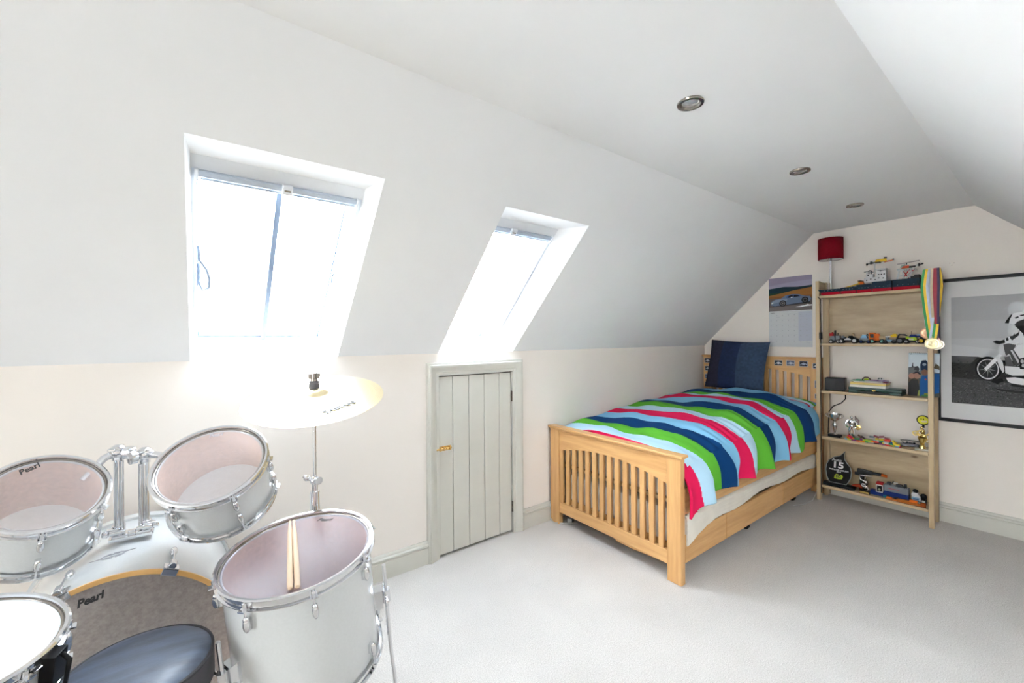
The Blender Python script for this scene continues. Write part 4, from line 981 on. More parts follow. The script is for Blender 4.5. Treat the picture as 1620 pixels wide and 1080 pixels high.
# superstructure (white, with openings)
m_ = MB(); m_.box(.000, .125, -.030, .030, .072, .108); m_.box(.010, .050, -.028, .028, .108, .135); m_.box(.07, .122, -.03, .03, .108, .158); m_.box(.066, .126, -.034, .034, .158, .166)
m_.box(.012, .022, -.028, .028, .135, .155); m_.box(.008, .045, -.030, .030, .148, .152); m_.tube([(.055, 0, .135), (.055, 0, .215)], .004, 8); m_.tube([(.048, .0, .21), (.085, 0, .21)], .003, 8)
studs(m_, .02, .07, -.028, .028, .108)
m_.build('superstructure', pl(WH), sh_, .001, 1)
m_ = MB()
for x, z in ((.012, .085), (.035, .092), (.06, .085), (.08, .12), (.095, .12), (.11, .12), (.08, .095), (.105, .092), (.02, .12), (.09, .145)):
    m_.box(x, x+.008, -.0345 if False else -.0308, -.0296, z, z+.008)
m_.build('window_opening', M['black'], sh_)
m_ = MB(); m_.tube([(.026, -.028, .150), (.030, -.030, .160), (.040, -.030, .160), (.046, -.029, .146), (.042, -.029, .132)], .003, 6); m_.box(.075, .122, -.0352, -.034, .150, .154); m_.box(.0, .03, -.031, .03, .152, .1545); m_.build('railing', pl(DG), sh_, 0)
m_ = MB(); m_.box(-.028, -.004, -.024, .024, .062, .084); m_.build('lifeboat', pl(OR), sh_, .002); m_ = MB(); m_.box(-.034, -.006, -.022, .022, .084, .090); m_.build('lifeboat_cover', M['black'], sh_, .001)
# helicopter deck at the stern
m_ = MB(); m_.box(.185, .275, -.04, .04, .140, .146); 
for k in range(7): m_.bc((.19+k*.013, -.041, .136), (.007, .003, .010))
m_.build('helideck', pl(WH), sh_, .0006, 1)
m_ = MB(); m_.box(.184, .262, -.041, .041, .146, .149); m_.build('deck_mat', pl((.03, .16, .07)), sh_)
m_ = MB()
for x0_, x1_ in ((.184, .196), (.222, .210)): m_.hexa([Vector(p) for p in ((x0_-.006, -.036, .074), (x0_+.004, -.036, .074), (x0_+.004, -.028, .074), (x0_-.006, -.028, .074), (x1_-.003, -.036, .140), (x1_+.004, -.036, .140), (x1_+.004, -.028, .140), (x1_-.003, -.028, .140))])
m_.box(.192, .214, -.036, -.028, .096, .102); m_.cyl((.232, -.03, .080), (.262, -.03, .122), .006, n=8)
m_.build('deck_support', pl(WH), sh_, 0)
m_ = MB(); m_.cyl((.21, -.02, .14), (.245, -.02, .074), .003, n=6); m_.cyl((.245, -.02, .14), (.21, -.02, .074), .003, n=6); m_.cyl((.27, -.02, .14), (.24, -.02, .10), .004, n=6); m_.build('red_brace', pl(RD), sh_)
m_ = MB(); m_.box(.255, .30, -.045, .045, .074, .088); m_.box(.27, .298, -.03, .03, .088, .100); m_.cyl((.292, -.046, .03), (.292, -.046, .075), .004, n=6); m_.build('stern_winch', M['black'], sh_, .001, 1)
# yellow crane on the foredeck
m_ = MB(); m_.hexa([Vector(p) for p in ((-.135, -.008, .050), (-.125, -.008, .045), (-.125, .008, .045), (-.135, .008, .050), (-.030, -.007, .078), (-.030, -.007, .069), (-.030, .007, .069), (-.030, .007, .078))]); m_.box(-.040, -.018, -.012, .012, .062, .090); m_.box(-.022, -.010, -.01, .01, .060, .076)
m_.build('crane', pl(YL_), sh_, .001, 1); m_ = MB(); m_.box(-.042, -.020, -.013, .013, .090, .095); m_.cyl((-.09, 0, .05), (-.035, 0, .064), .002, n=6); m_.build('crane_winch', M['black'], sh_)
# two toy helicopters
hy = thing('toy_helicopter', 'yellow and black brick helicopter on top of the white superstructure', 'toy helicopter', (4.0, .815, ST[0]+.213), R(-90))
m_ = MB(); m_.hexa([Vector(p) for p in ((-.025, -.010, .008), (.045, -.010, .008), (.045, .010, .008), (-.025, .010, .008), (-.015, -.009, .028), (.040, -.009, .030), (.040, .009, .030), (-.015, .009, .028))]); m_.build('body', pl(YL_), hy, .002); MB().box(.028, .044, -.008, .008, .029, .040).build('rotor_mast', M['black'], hy)
m_ = MB(); m_.box(-.035, .01, -.012, .012, .0, .010); m_.cyl((-.03, 0, .005), (-.07, 0, .004), .004, n=6); m_.ball((-.045, -.002, .008), (.008, .007, .012), 8); m_.ball((-.068, -.002, .0), (.007, .004, .010), 8); m_.build('tail', M['black'], hy)
m_ = MB(); m_.cyl((.03, 0, .004), (.078, 0, .012), .0035, n=6); m_.bc((.055, 0, .008), (.03, .012, .006)); m_.build('skid', pl(OR), hy); m_ = MB(); m_.ball((.078, 0, .016), (.006, .004, .007), 8); m_.build('rotor_hub', M['black'], hy)
hr = thing('toy_helicopter', 'orange and white brick helicopter with a grey rotor on the stern deck', 'toy helicopter', (4.0, .665, ST[0]+.150), R(-90))
m_ = MB(); m_.hexa([Vector(p) for p in ((-.032, -.012, .002), (.012, -.012, .002), (.012, .012, .002), (-.032, .012, .002), (-.014, -.010, .022), (.012, -.010, .024), (.012, .010, .024), (-.014, .010, .022))]); m_.build('body', pl((.75, .10, .04)), hr, .002)
m_ = MB(); m_.hexa([Vector(p) for p in ((-.034, -.011, .012), (-.014, -.011, .022), (-.014, .011, .022), (-.034, .011, .012), (-.026, -.009, .030), (-.006, -.009, .034), (-.006, .009, .034), (-.026, .009, .030))]); m_.build('canopy', pl((.35, .50, .42)), hr, .001)
m_ = MB(); m_.box(.012, .045, -.007, .007, .008, .018); m_.cyl((.045, 0, .014), (.082, 0, .024), .003, n=6); m_.ball((.062, -.001, .021), (.007, .004, .012), 8); m_.ball((.080, -.003, .026), (.007, .003, .005), 8); m_.build('tail', M['black'], hr)
m_ = MB(); m_.ball((.052, -.002, .018), (.006, .005, .008), 8); m_.build('tail_joint', pl(WH), hr)
m_ = MB(); m_.hexa([Vector(p) for p in ((-.050, -.005, .038), (.006, -.005, .042), (.006, .005, .042), (-.050, .005, .038), (-.050, -.005, .041), (.006, -.005, .045), (.006, .005, .045), (-.050, .005, .041))]); m_.hexa([Vector(p) for p in ((.006, -.005, .043), (.066, -.005, .049), (.066, .005, .049), (.006, .005, .043), (.006, -.005, .046), (.066, -.005, .052), (.066, .005, .052), (.006, .005, .046))]); m_.cyl((0, 0, .03), (0, 0, .043), .003, n=6); m_.build('rotor', pl(DG), hr)

# third shelf: speaker, case, books
sp = on_shelf('speaker', 'small black box speaker at the left end of the third shelf', 'speaker', 1.085, 2, 4.02, turn=8)
MB().box(-.062, .062, -.055, .055, .004, .100).build('cabinet', M['black'], sp, .004)
MB().box(-.006, .058, -.0565, -.0555, .012, .094).build('grille', mat('speaker_cloth', (.03, .03, .033), .9, bmp=.4, bscale=500, bdist=.001), sp)
m_ = MB()
for x in (-.05, .05): m_.cyl((x, -.045, 0), (x, -.045, .005), .006, n=8); m_.cyl((x, .045, 0), (x, .045, .005), .006, n=8)
m_.build('feet', M['rubber'], sp)
ca = on_shelf('storage_case', 'flat dark green case with brass catch under the books', 'case', .838, 2, 4.015)
MB().box(-.150, .152, -.070, .070, 0, .022).build('base', mat('dark_green_vinyl', (.012, .045, .035), .4, bmp=.1), ca, .004)
MB().box(-.150, .152, -.070, .070, .0225, .043).build('lid', MATS['dark_green_vinyl'], ca, .004)
m_ = MB(); m_.bc((.0, -.0715, .026), (.020, .003, .012)); m_.cyl((-.008, -.073, .026), (.008, -.073, .026), .003, n=8); m_.build('catch', M['gold'], ca)
pz = on_shelf('pencil_case', 'slim black pouch lying in front of the green case', 'pouch', .838, 2, 3.937)
MB().ball((0, 0, .010), (.095, .006, .010), 24).build('pouch', mat('black_nylon', (.012, .012, .013), .6, bmp=.2), pz)
zt_ = ST[2]+.0435
def book(label, y, z, w, d, h, col, page=(.78, .75, .68), x=4.01, turn=0, cat='book'):
    b = thing('book', label, cat, (x, y, z), R(-90+turn), 'books piled on the green case')
    MB().box(-w/2, w/2, -d/2, d/2, 0, h*.14).build('cover', pl(col, .5), b); MB().box(-w/2, w/2, -d/2, d/2, h*.86, h).build('cover', pl(col, .5), b)
    MB().box(-w/2, w/2, d/2-.002, d/2, 0, h).build('spine', pl(col, .5), b)
    MB().box(-w/2+.002, w/2-.002, -d/2+.002, d/2-.003, h*.14, h*.86).build('page_block', mat('paper_edge_%d' % int(page[2]*100), page, .8, var=.06, scale=8, vec=(1, 1, 60)), b)
book('thick white paperback at the bottom of the book pile', .875, zt_, .208, .13, .020, (.70, .68, .64))
book('yellow book second from the bottom of the pile', .875, zt_+.0205, .208, .125, .015, (.72, .55, .10), (.70, .55, .2), turn=1)
book('thin pink and red book in the middle of the pile', .862, zt_+.036, .190, .12, .006, (.50, .05, .12), turn=-3)
book('thin green comic book near the top of the pile', .888, zt_+.0425, .185, .12, .005, (.08, .40, .22), turn=4)
book('small purple booklet on top of the pile, to its right', .835, zt_+.048, .110, .10, .005, (.22, .08, .32), turn=-6)
cb = thing('toy_figure', 'small round brown and green toy sitting on the book pile', 'toy', (4.0, .892, zt_+.048), R(-90))
m_ = MB(); m_.tube([(-.022, 0, .001), (-.020, 0, .016), (-.008, 0, .026), (.008, 0, .026), (.020, 0, .016), (.022, 0, .001)], .004, 8); m_.build('arch', pl((.10, .05, .03)), cb)
MB().ball((0, 0, .009), (.016, .012, .010), 12).build('body', pl(LM), cb); MB().box(-.06, -.028, -.012, .012, 0, .008).build('green_brick', pl((.10, .5, .25)), cb, .001); MB().box(-.008, .018, -.014, .010, -.001+.001, .003).build('white_plate', pl(WH), cb)
eg = thing('toy_figure', 'white toy head with two black eyes on the book pile', 'toy', (4.01, .812, zt_+.053), R(-90))
MB().ball((0, 0, .010), (.020, .012, .011), 14).build('body', pl(WH), eg)
m_ = MB(); m_.ball((-.008, -.009, .016), (.003, .003, .007), 8); m_.ball((.006, -.009, .016), (.003, .003, .007), 8); m_.build('eyes', M['black'], eg)

# photo calendar leaning at the right end of the third shelf
ph = on_shelf('photo_print', 'unframed photo print of a group in winter hats leaning at the right end', 'photo', .594, 2, 4.06)
PTm = Matrix.Rotation(R(-6), 4, 'X') @ frame((0, 0, 0), (1, 0, 0), (0, 0, 1))
def S(x, y): return (x, y)
w_, hh = .079, .305
pp = [((.55, .66, .72), rect(-w_, 0, w_, hh)), ((.66, .74, .78), rect(-w_, .20, w_, hh-.012)), ((.16, .17, .17), [(-w_, .10), (w_, .10), (w_, .17), (.04, .175), (-.02, .18), (-.05, .21), (-w_, .20)]),
      ((.08, .09, .08), [(-w_, 0), (w_, 0), (w_, .10), (-w_, .14)]), ((.10, .07, .05), [(-w_, .12), (-.05, .17), (-.02, .10), (-.05, .0), (-w_, 0)]),
      ((.05, .05, .06), [(-.062, .20), (-.058, .235), (-.055, .235), (-.054, .20)]), ((.06, .06, .065), [(-.05, .185), (-.045, .208), (-.03, .212), (-.02, .19), (-.028, .178)]),
      ((.40, .22, .16), disc(-.062, .140, .016, 14, .020)), ((.35, .2, .15), disc(-.033, .145, .018, 14, .024)), ((.03, .03, .035), [(-.052, .155), (-.045, .172), (-.028, .175), (-.014, .158), (-.018, .15), (-.034, .163)]),
      ((.03, .03, .03), [(-.075, 0), (-.078, .09), (-.06, .12), (-.03, .115), (-.02, .06), (-.025, 0)]), ((.35, .40, .10), [(-.03, 0), (-.025, .04), (-.01, .055), (.0, .02), (.0, 0)]),
      ((.02, .10, .30), [(-.018, .0), (-.020, .10), (-.008, .145), (.012, .158), (.04, .15), (.055, .165), (w_, .165), (w_, .03), (.045, .02), (.04, 0)]), ((.01, .05, .16), [(.03, .02), (.036, .10), (.042, .10), (.04, .02)]),
      ((.20, .11, .08), disc(.006, .170, .018, 16, .024)), ((.02, .04, .08), [(-.017, .178), (-.018, .225), (-.010, .252), (.010, .256), (.024, .235), (.024, .182), (.004, .190)]), ((.25, .32, .40), disc(.003, .225, .010, 10)),
      ((.45, .08, .05), disc(.010, .12, .005, 8)), ((.25, .30, .05), [(.0, .0), (.005, .025), (.045, .02), (.05, 0)]), ((.05, .18, .06), rect(-.01, .0, .035, .012)), ((.10, .08, .05), [(.05, .20), (.06, .235), (.078, .215), (w_, .19)])]
flat('print', pp, PTm, ph, .0015)
text('12', .012, ph, PTm @ Matrix.Translation((-.066, hh-.008, .0026)), M['ink'], name='lettering')
m_ = MB()
for k in range(16): m_.cyl(PTm @ Vector((-.074+k*.0099, hh-.002, .003)), PTm @ Vector((-.074+k*.0099, hh+.003, -.001)), .0012, n=5)
m_.build('wire_binding', M['dark_chrome'], ph)

# fourth shelf
tp = on_shelf('trophy_cup', 'silver trophy cup on a black base at the left of the fourth shelf', 'trophy', 1.087, 3, 3.995)
MB().box(-.040, .040, -.026, .026, 0, .020).build('base', M['black'], tp, .003)
MB().lathe([(.001, .020), (.016, .020), (.012, .026), (.005, .034), (.008, .046), (.016, .085), (.017, .100), (.009, .112), (.007, .120), (.018, .128), (.034, .142), (.043, .165), (.046, .180), (.0445, .180), (.041, .165), (.032, .146), (.001, .134)], 32).build('cup', M['silver'], tp)
m_ = MB()
for s in (-1, 1): m_.tube([(s*.040, 0, .150), (s*.056, 0, .160), (s*.058, 0, .176), (s*.045, 0, .178)], .0035, 8)
m_.build('handle', M['silver'], tp)
tf = on_shelf('trophy_figure', 'silver figure trophy with a dark wing and a small gold disc beside the cup', 'trophy', .985, 3, 4.01)
MB().box(-.030, .030, -.022, .022, 0, .022).build('base', mat('pink_marble', (.45, .28, .22), .3), tf, .003)
m_ = MB(); m_.ball((0, 0, .165), (.010, .010, .013), 12); m_.ball((0, 0, .125), (.022, .014, .026), 14); m_.ball((0, 0, .098), (.015, .011, .018), 12)
m_.tube([(-.018, 0, .142), (-.032, -.004, .125), (-.030, -.012, .100), (-.016, -.014, .088)], [.008, .007, .006, .005], 8); m_.tube([(.018, 0, .142), (.032, -.004, .125), (.034, -.010, .100), (.022, -.014, .085)], [.008, .007, .006, .005], 8)
m_.tube([(-.008, 0, .09), (-.014, 0, .055), (-.012, 0, .022)], [.010, .008, .006], 8); m_.tube([(.008, 0, .09), (.014, 0, .055), (.012, 0, .022)], [.010, .008, .006], 8); m_.build('figure', M['silver'], tf)
MB().hexa([Vector(p) for p in ((.018, .010, .075), (.040, .010, .105), (.040, .014, .105), (.018, .014, .075), (.016, .010, .180), (.046, .010, .145), (.046, .014, .145), (.016, .014, .180))]).build('wing', M['dark_chrome'], tf)
m_ = MB(); m_.lathe([(.001, .004), (.012, .004), (.019, .002), (.019, -.002), (.001, -.002)], 24, Matrix.Translation((.042, -.012, .095)) @ Matrix.Rotation(PI/2, 4, 'X')); m_.build('gold_disc', M['gold'], tf)
# brick-built heap: individual bricks joined as one model
hp = on_shelf('brick_model', 'flat multicoloured toy brick model spread along the fourth shelf', 'toy model', .850, 3, 3.968)
rb = random.Random(21)
PAL = [(.72, .06, .04), (.80, .30, .03), (.80, .62, .05), (.03, .30, .12), (.02, .08, .35), (.78, .78, .76), (.25, .50, .62), (.45, .65, .06), (.25, .04, .20), (.03, .03, .035), (.45, .02, .08), (.40, .42, .42)]
for lay in range(4):
    x = -.165+lay*.012
    xe = .155-lay*.004 if lay < 2 else (.135 if lay == 2 else .12)
    if lay >= 2: x = -.01+lay*.008
    while x < xe:
        w = rb.choice([.012, .018, .024, .032]); c = rb.choice(PAL)
        m_ = MB(); z0 = lay*.0098; yy = -.020+rb.uniform(-.005, .008); x1 = min(x+w, xe)
        m_.box(x, x1-.0006, yy, yy+.034, z0, z0+.0094); studs(m_, x, x1, yy, yy+.034, z0+.0094)
        m_.build('brick', pl(c), hp); x += w+(rb.uniform(0, .01) if lay > 1 else 0)
for (x, z, c, a) in ((.02, .052, (.20, .03, .05), .3), (.05, .056, (.30, .06, .08), -.2), (.08, .050, (.30, .08, .10), .1), (-.055, .030, (.05, .03, .03), .7), (-.075, .036, (.12, .05, .03), .7), (-.005, .045, (.16, .20, .20), 0), (-.135, .026, (.65, .02, .04), .4), (-.115, .034, (.05, .12, .08), .9)):
    m_ = MB(); m_.bc((x, 0, z), (.030, .022, .010), (0, a, .2)); m_.build('brick', pl(c), hp, .0005, 1)
gp = on_shelf('game_controller', 'grey and black game controller with a coiled lead behind the gold trophy', 'game controller', .655, 3, 4.035)
m_ = MB(); m_.ball((0, 0, .016), (.045, .026, .015), 18); m_.ball((-.036, -.014, .014), (.018, .020, .013), 12); m_.ball((.036, -.014, .014), (.018, .020, .013), 12); m_.build('shell', pl((.22, .22, .24)), gp)
m_ = MB(); m_.cyl((-.018, -.008, .026), (-.018, -.008, .036), .006, n=10); m_.cyl((.018, -.008, .026), (.018, -.008, .036), .006, n=10); m_.bc((0, -.012, .030), (.018, .008, .004)); m_.build('thumbstick', M['black'], gp)
MB().tube([(-.04, .02, .02), (-.06, .02, .038), (-.02, .03, .040), (.03, .03, .040), (.06, .03, .036), (.05, .035, .004), (-.05, .035, .004)], .003, 6).build('lead', M['rubber'], gp)
gt = on_shelf('trophy_statue', 'gold motorcycle-rider trophy with a yellow smiling disc on top', 'trophy', .590, 3, 3.985)
MB().box(-.036, .036, -.022, .022, 0, .012).build('base', mat('pale_marble', (.5, .46, .38), .3), gt, .002)
m_ = MB(); m_.lathe([(.001, .012), (.018, .012), (.016, .03), (.010, .038), (.014, .044), (.001, .05)], 20); m_.build('gold_stem', M['gold'], gt)
m_ = MB(); m_.lathe([(.010, .044), (.024, .085), (.022, .087), (.008, .050)], 20)
m_.ball((.006, 0, .098), (.020, .012, .018), 12, T=Matrix.Rotation(.5, 4, 'Y')); m_.ball((.002, 0, .128), (.013, .010, .019), 12); m_.ball((-.002, 0, .155), (.009, .009, .011), 12)
m_.tube([(0, -.006, .140), (-.020, -.008, .128), (-.034, -.004, .128)], [.006, .005, .004], 8); m_.tube([(.002, -.006, .108), (-.016, -.010, .100), (-.010, -.008, .078)], [.008, .007, .005], 8)
m_.lathe([(.010, -.004), (.017, -.004), (.018, 0), (.017, .004), (.010, .004), (.009, 0)], 20, Matrix.Translation((-.034, 0, .112)) @ Matrix.Rotation(PI/2, 4, 'X'), closed=True)
m_.lathe([(.008, -.004), (.015, -.004), (.016, 0), (.015, .004), (.008, .004)], 20, Matrix.Translation((.026, 0, .070)) @ Matrix.Rotation(PI/2, 4, 'X'), closed=True)
m_.tube([(-.034, 0, .112), (-.016, 0, .108), (.010, 0, .088), (.026, 0, .070)], .004, 8); m_.tube([(.008, 0, .10), (.028, 0, .112), (.034, 0, .120)], [.006, .005, .003], 8)
m_.build('gold_rider', M['gold'], gt)
m_ = MB(); T = Matrix.Translation((.006, -.002, .208)) @ Matrix.Rotation(PI/2, 4, 'X'); m_.lathe([(.001, .004), (.030, .004), (.034, .002), (.034, -.003), (.001, -.003)], 28, T); m_.box(.0, .012, -.002, .002, .155, .182); m_.build('disc_holder', M['black'], gt)
DT = Matrix.Translation((.006, -.0065, .208)) @ frame((0, 0, 0), (1, 0, 0), (0, 0, 1))
flat('smiling_disc', [((.62, .58, .04), disc(0, 0, .028, 24)), ((.05, .05, .02), disc(-.010, .008, .003, 8, .006)), ((.05, .05, .02), disc(.002, .007, .003, 8, .006)), ((.62, .5, .45), [(-.012, -.006), (.020, -.001), (.018, -.012), (-.004, -.014)])], DT, gt)

# bottom shelf
pq = on_shelf('award_plaque', 'black flame-shaped award plaque with white lettering on the bottom shelf', 'trophy', 1.060, 4, 3.985, turn=4)
m_ = MB(); m_.box(-.096, .100, -.035, .035, 0, .022); m_.build('base', M['black'], pq, .003)
out = [(-.062, .022), (-.078, .06), (-.086, .12), (-.080, .165), (-.062, .205), (-.030, .232), (.010, .250), (.042, .290), (.036, .262), (.036, .228), (.050, .200), (.074, .168), (.080, .130), (.076, .085), (.060, .045), (.046, .022)]
out = [(x, z*.985) for x, z in out]
FZ = frame((0, 0, 0), (1, 0, 0), (0, 0, 1))
MB().prism(out, -.004, .004, FZ).build('rim', mat('clear_acrylic_rim', (.25, .27, .26), .15), pq, .001)
cxm = sum(p[0] for p in out)/len(out); czm = .14
inn = [(cxm+(x-cxm)*.93, max(.023, czm+(z-czm)*.95)) for x, z in out]
MB().prism(inn, .0042, .0052, FZ).build('face', M['black'], pq)
WT = mat('silver_print', (.68, .69, .70), .4)
def PT2(x, z): return FZ @ Matrix.Translation((x, z, .0055))
text('Auto', .030, pq, PT2(-.012, .205), WT, shear=.1); text('15', .066, pq, PT2(-.006, .165), WT, bold=.002, shear=.05, xs=1.15)
text('WINTER SERIES', .0165, pq, PT2(0, .128), WT, bold=.0003, xs=1.08); text('2018', .014, pq, PT2(0, .114), WT, bold=.0003)
MB().prism([(-.030, .060), (-.026, .085), (-.016, .097), (-.002, .095), (.002, .080), (.010, .094), (.022, .096), (.026, .082), (.020, .062), (.0, .058)], .0053, .0058, FZ).build('logo', pl((.50, .65, .05)), pq)
text('EU', .026, pq, PT2(-.003, .077) @ Matrix.Translation((0, 0, .0006)), M['ink'], bold=.001)
mt = on_shelf('small_trophy', 'small black motorbike trophy with a gold plate on the bottom shelf', 'trophy', .897, 4, 3.965)
MB().box(-.030, .030, -.020, .020, 0, .022).build('base', M['black'], mt, .002); MB().box(-.026, .026, -.0212, -.0202, .004, .017).build('plate', M['gold'], mt)
m_ = MB(); m_.ball((0, 0, .045), (.020, .012, .020), 12); m_.ball((.004, 0, .078), (.014, .010, .022), 12); m_.ball((0, 0, .112), (.010, .010, .012), 12); m_.tube([(0, -.008, .09), (-.022, -.012, .10), (-.03, -.01, .12)], .004, 8); m_.tube([(-.03, 0, .128), (.04, 0, .135)], .005, 8); m_.tube([(.006, -.006, .06), (.022, -.008, .035), (.016, -.008, .022)], .006, 8); m_.build('rider', M['dark_chrome'], mt)
DT = frame((-.006, -.0135, .062), (1, 0, 0), (0, 0, 1)); flat('number_disc', [((.6, .6, .6), disc(0, 0, .013, 18)), ((.05, .05, .05), rect(-.008, -.003, .008, .003))], DT, mt)
rg = on_shelf('toy_blaster', 'grey toy blaster with an orange tip lying behind the small trophy', 'toy blaster', .890, 4, 4.065)
m_ = MB(); m_.box(-.075, .010, -.012, .012, .118, .150); m_.box(-.09, -.03, -.010, .010, .10, .122); m_.cyl((.01, 0, .135), (.07, 0, .135), .010, n=12); m_.box(-.06, -.035, -.011, .011, 0, .10); m_.build('body', pl(DG), rg, .002)
m_ = MB(); m_.cyl((.068, 0, .135), (.10, 0, .130), .012, .009, n=12); m_.build('orange_tip', pl(OR), rg)
lz = on_shelf('toy_lizard', 'small dark red toy lizard next to the black plaque', 'toy', .955, 4, 4.02)
m_ = MB(); m_.tube([(-.04, 0, .010), (-.015, 0, .026), (.01, 0, .032), (.03, -.004, .022), (.042, -.006, .008)], [.008, .012, .013, .009, .004], 10); 
for x in (-.02, .015):
    for s in (-1, 1): m_.tube([(x, s*.008, .022), (x+.004, s*.020, .012), (x+.008, s*.024, .001)], .004, 6)
m_.build('body', pl((.40, .05, .02)), lz)
# blue and grey brick train of two wagons
tv = toy('toy_locomotive', 'dark blue brick locomotive with a white cage window and red top', .822, 4,
    [('chassis', BL, [(-.045, .030, -.022, .022, .012, .036), ('wedge', -.045, .03, -.06, .035, -.024, .024, .004, .014)]), ('cage', WH, [(-.012, -.008, -.026, .022, .030, .085), (.022, .026, -.026, .022, .030, .085), (-.008, .022, -.026, .022, .079, .085), (-.008, .022, -.026, .022, .030, .036)]), ('cab', BK, [(-.008, .022, -.018, .018, .036, .079)]), ('lamp', (.5, .55, .35), [('ball', (.006, -.020, .050), .008)]), ('roof_block', RD, [(-.012, .024, -.02, .02, .085, .102), ('ball', (-.004, -.018, .094), .006), ('ball', (.010, -.018, .094), .006)])], None, WH, .01, x=3.99)
tv2 = toy('toy_wagon', 'wide grey and dark blue brick wagon with small parts on its roof', .722, 4,
    [('chassis', BL, [(-.068, .062, -.026, .026, .012, .052)]), ('grey_wall', GY, [(-.068, .062, -.028, .024, .052, .095), ('studs', -.066, .06, -.026, .022, .095)]), ('stripe', (.45, .12, .14), [(-.045, .015, -.0288, -.028, .072, .077)]),
     ('roof_parts', DG, [(-.055, -.035, -.015, .015, .095, .112), ('rod', (-.03, 0, .10), (-.02, 0, .125), .004), (-.005, .03, -.016, .012, .095, .110), (.035, .05, -.01, .01, .095, .118)]), ('spike', WH, [('ball', (-.012, -.01, .116), .007), ('ball', (.0, -.01, .118), .006)]), ('teal_step', (.02, .18, .25), [(-.07, -.02, -.034, -.026, .004, .018)])], [-.045, .0, .045], BK, .012, x=3.995)
rc = toy('toy_robot', 'white and blue brick rover with black tracks at the right end of the bottom shelf', .622, 4,
    [('body', WH, [(-.022, .022, -.020, .020, .020, .060), ('wedge', -.026, .018, -.020, .010, -.018, .018, .060, .078)]), ('blue_panel', LB, [(-.020, .018, -.0212, -.020, .028, .050)]), ('dark_window', (.01, .03, .10), [(-.014, .014, -.0218, -.0212, .034, .040)]), ('head', BK, [('ball', (-.006, 0, .088), (.016, .012, .014)), ('ball', (.036, -.006, .060), (.018, .014, .022)), (.024, .05, -.018, .018, .004, .04)]), ('side_plate', (.5, .5, .42), [(.028, .046, -.0195, -.018, .010, .036)])], [-.016, .014], WH, .013, x=3.995)
og = on_shelf('toy_rifle', 'orange-brown brick-built toy rifle lying at the front of the bottom shelf', 'toy rifle', .672, 4, 3.947)
m_ = MB(); m_.box(-.102, .030, -.006, .006, .0, .014); m_.hexa([Vector(p) for p in ((-.06, -.008, 0), (.05, -.008, 0), (.05, .008, 0), (-.06, .008, 0), (-.04, -.008, .022), (.05, -.008, .026), (.05, .008, .026), (-.04, .008, .022))]); m_.box(.05, .08, -.007, .007, .002, .018); m_.build('stock', pl((.42, .12, .02)), og, .002)
m_ = MB(); m_.box(.022, .062, -.009, .009, .018, .034); studs(m_, .024, .060, -.008, .008, .034); m_.box(-.10, -.07, -.007, .007, .012, .019); m_.build('sight', pl(OR), og, .001, 1)
m_ = MB(); m_.box(.078, .104, -.010, .008, .0, .030); m_.build('butt', pl((.30, .06, .01)), og, .003)

# medals hanging over the right post
def ribbon(mb, pts, w, th=.0016, side=(0, 1, 0)):
    rings = []
    sd = Vector(side).normalized()
    for i, p in enumerate(pts):
        p = Vector(p); d = (Vector(pts[min(i+1, len(pts)-1)])-Vector(pts[max(i-1, 0)])).normalized(); n_ = d.cross(sd).normalized()
        rings.append([p+sd*w/2+n_*th/2, p-sd*w/2+n_*th/2, p-sd*w/2-n_*th/2, p+sd*w/2-n_*th/2])
    mb.loft(rings)
GR, YE, WB, PU = (.02, .28, .07), (.85, .55, .03), (.62, .66, .78), (.06, .02, .16)
def medal(label, base_y, bot, off, cols, mat_, r, half=.035, zc=None, oval=1.0, cols2=None, topoff=None):
    t = thing('medal', label, 'medal', (FX-.008, base_y, bot), 0, 'sports medals hanging on the bookshelf post')
    zt_ = 1.738-bot+.006; n = len(cols); w = .0125 if n > 1 else .020
    for s in (-1, 1):
        cs_ = (cols if s > 0 else cols2 or cols); 
        for i, c in enumerate(cs_):
            mb = MB(); o_ = (i-(n-1)/2)*w
            P_ = []
            for q in range(9):
                u = q/8
                yy = s*half*(min(1, u/.72)**.85)*(1 if u < .72 else 1-.35*((u-.72)/.28)**1.5) + .003*s
                P_.append((-off-((topoff or off)-off)*min(1, u*1.6)-.010*math.sin(PI*u)-.004*(s < 0), yy+o_, .02+r*.4+(zt_-.02-r*.4)*u))
            P_.append((.02, .5*half*s+o_, zt_+.008)); P_.append((.044, .5*half*s+o_, zt_+.002)); P_.append((.052, .5*half*s+o_, zt_-.05))
            ribbon(mb, P_, w); mb.build('ribbon', mat('ribbon_%02x%02x%02x' % tuple(int(v*255) for v in c), c, .55, var=.08, scale=40, sheen=.2), t)
    m_ = MB(); T = Matrix.Translation((-off-.008, 0, 0)) @ Matrix.Rotation(-PI/2, 4, 'Y') @ Matrix.Diagonal((1, oval, 1, 1))
    m_.lathe([(.001, .004), (r*.45, .0042), (r*.5, .0032), (r*.78, .003), (r*.84, .0045), (r*.97, .004), (r, .0015), (r, -.001), (.001, -.001)], 36, T)
    for k in range(10):
        a = k*2.4; m_.ball(T @ Vector((r*.3*math.cos(a)*(k/10), r*.3*math.sin(a)*(k/10), .004)), r*.07, 6)
    m_.build('disc', mat_, t); m_ = MB(); m_.cyl((-off-.006, -.006, r), (-off-.006, .006, r), .0025, n=8); m_.tube([(-off-.006, 0, r+.001), (-off-.006, .004, r+.007), (-off-.006, 0, r+.012), (-off-.006, -.004, r+.007), (-off-.006, 0, r+.001)], .0012, 6); m_.build('ring', mat_, t)
medal('bronze medal on a white ribbon, highest and leftmost of the hanging medals', .549, 1.316, .004, [WB], M['bronze'], .038, .014)
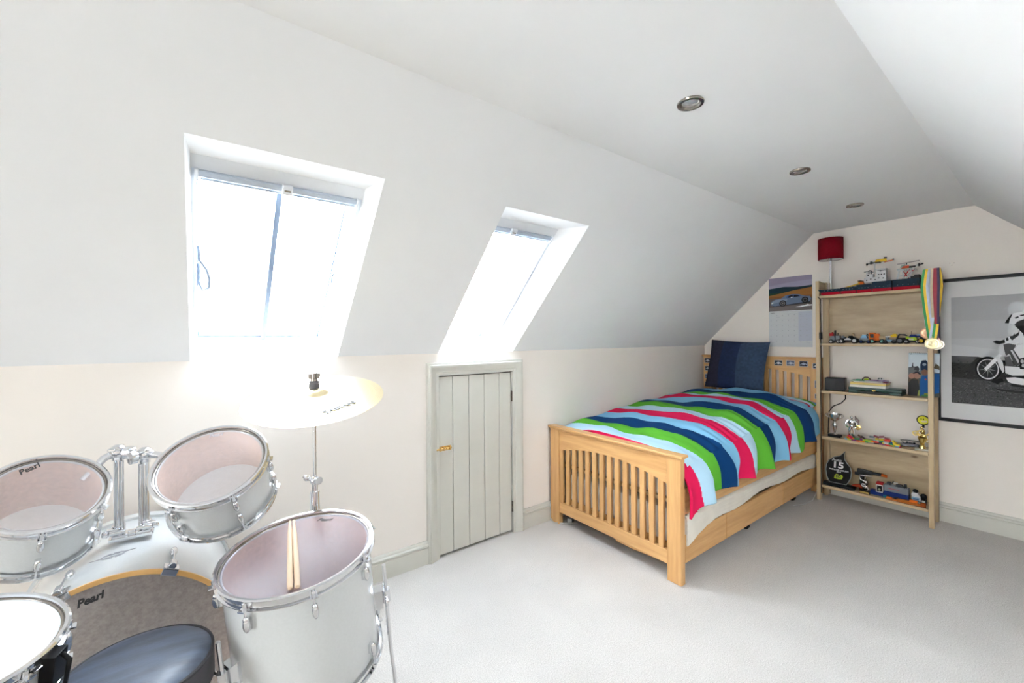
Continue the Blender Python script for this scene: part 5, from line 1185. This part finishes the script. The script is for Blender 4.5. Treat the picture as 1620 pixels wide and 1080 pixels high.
medal('bronze medal with a pink cast on a purple ribbon behind the others', .520, 1.268, .006, [PU], mat('rose_bronze', (.50, .27, .24), .35, metal=1), .030, .036)
medal('pale oval medal on a red and cream ribbon, lowest and rightmost', .508, 1.240, .012, [(.30, .012, .03), (.62, .50, .33)], mat('worn_silver_gilt', (.66, .62, .50), .35, metal=1), .034, .008, oval=1.15, cols2=[(.02, .012, .06), (.30, .012, .03)], topoff=.040)
medal('round gold medal on a green, yellow and white ribbon', .526, 1.246, .022, [WB, YE, GR], mat('pale_gold', (.78, .68, .42), .3, metal=1), .036, .032, cols2=[YE, GR, WB])

# cables
c0 = MB().tube([(4.10, 1.045, .853), (4.10, 1.045, .80), (4.09, 1.07, .765), (4.08, 1.12, .735), (4.07, 1.145, .69), (4.07, 1.150, .60), (4.07, 1.152, .511)], .0035, 8).build('cable', M['rubber'])
tag(c0, 'black cable hanging from under the third shelf behind the silver cup', 'cable')
c1 = MB().tube([(2.005, 2.215, .02), (1.985, 2.19, .006), (1.980, 2.15, .005), (2.03, 2.10, .005), (2.10, 2.05, .005)], .004, 8).build('cable', pl((.72, .70, .66)))
tag(c1, 'white cable curling round the foot of the bed by the wall', 'cable')
c2 = MB().tube([(4.07, 1.197, .34), (4.05, 1.197, .26), (4.01, 1.197, .13), (3.95, 1.197, .05), (3.85, 1.195, .008), (3.7, 1.21, .006), (3.62, 1.25, .006)], .004, 8).build('cable', pl((.72, .70, .66)))
tag(c2, 'white cable looping from the bookshelf to under the head of the bed', 'cable')
pg = thing('plug_adapter', 'small white plug on the carpet behind the left footboard leg', 'plug', (2.085, 2.10, 0), .4)
MB().box(-.02, .02, -.018, .018, 0, .03).build('body', pl((.7, .7, .68)), pg, .003); MB().box(-.016, .016, -.0185, -.018, .008, .022).build('face', pl((.5, .5, .5)), pg)
# three old screw holes in the gable wall
sc = MB()
for y, z in ((.472, 1.80), (.452, 1.80), (.463, 1.785)): sc.cyl((L+.001, y, z), (L-.0012, y, z), .0028, n=8)
o = sc.build('trim_1', M['dark_chrome']); struct(o, 'three small screw holes in the gable wall')
bpy.context.view_layer.update()
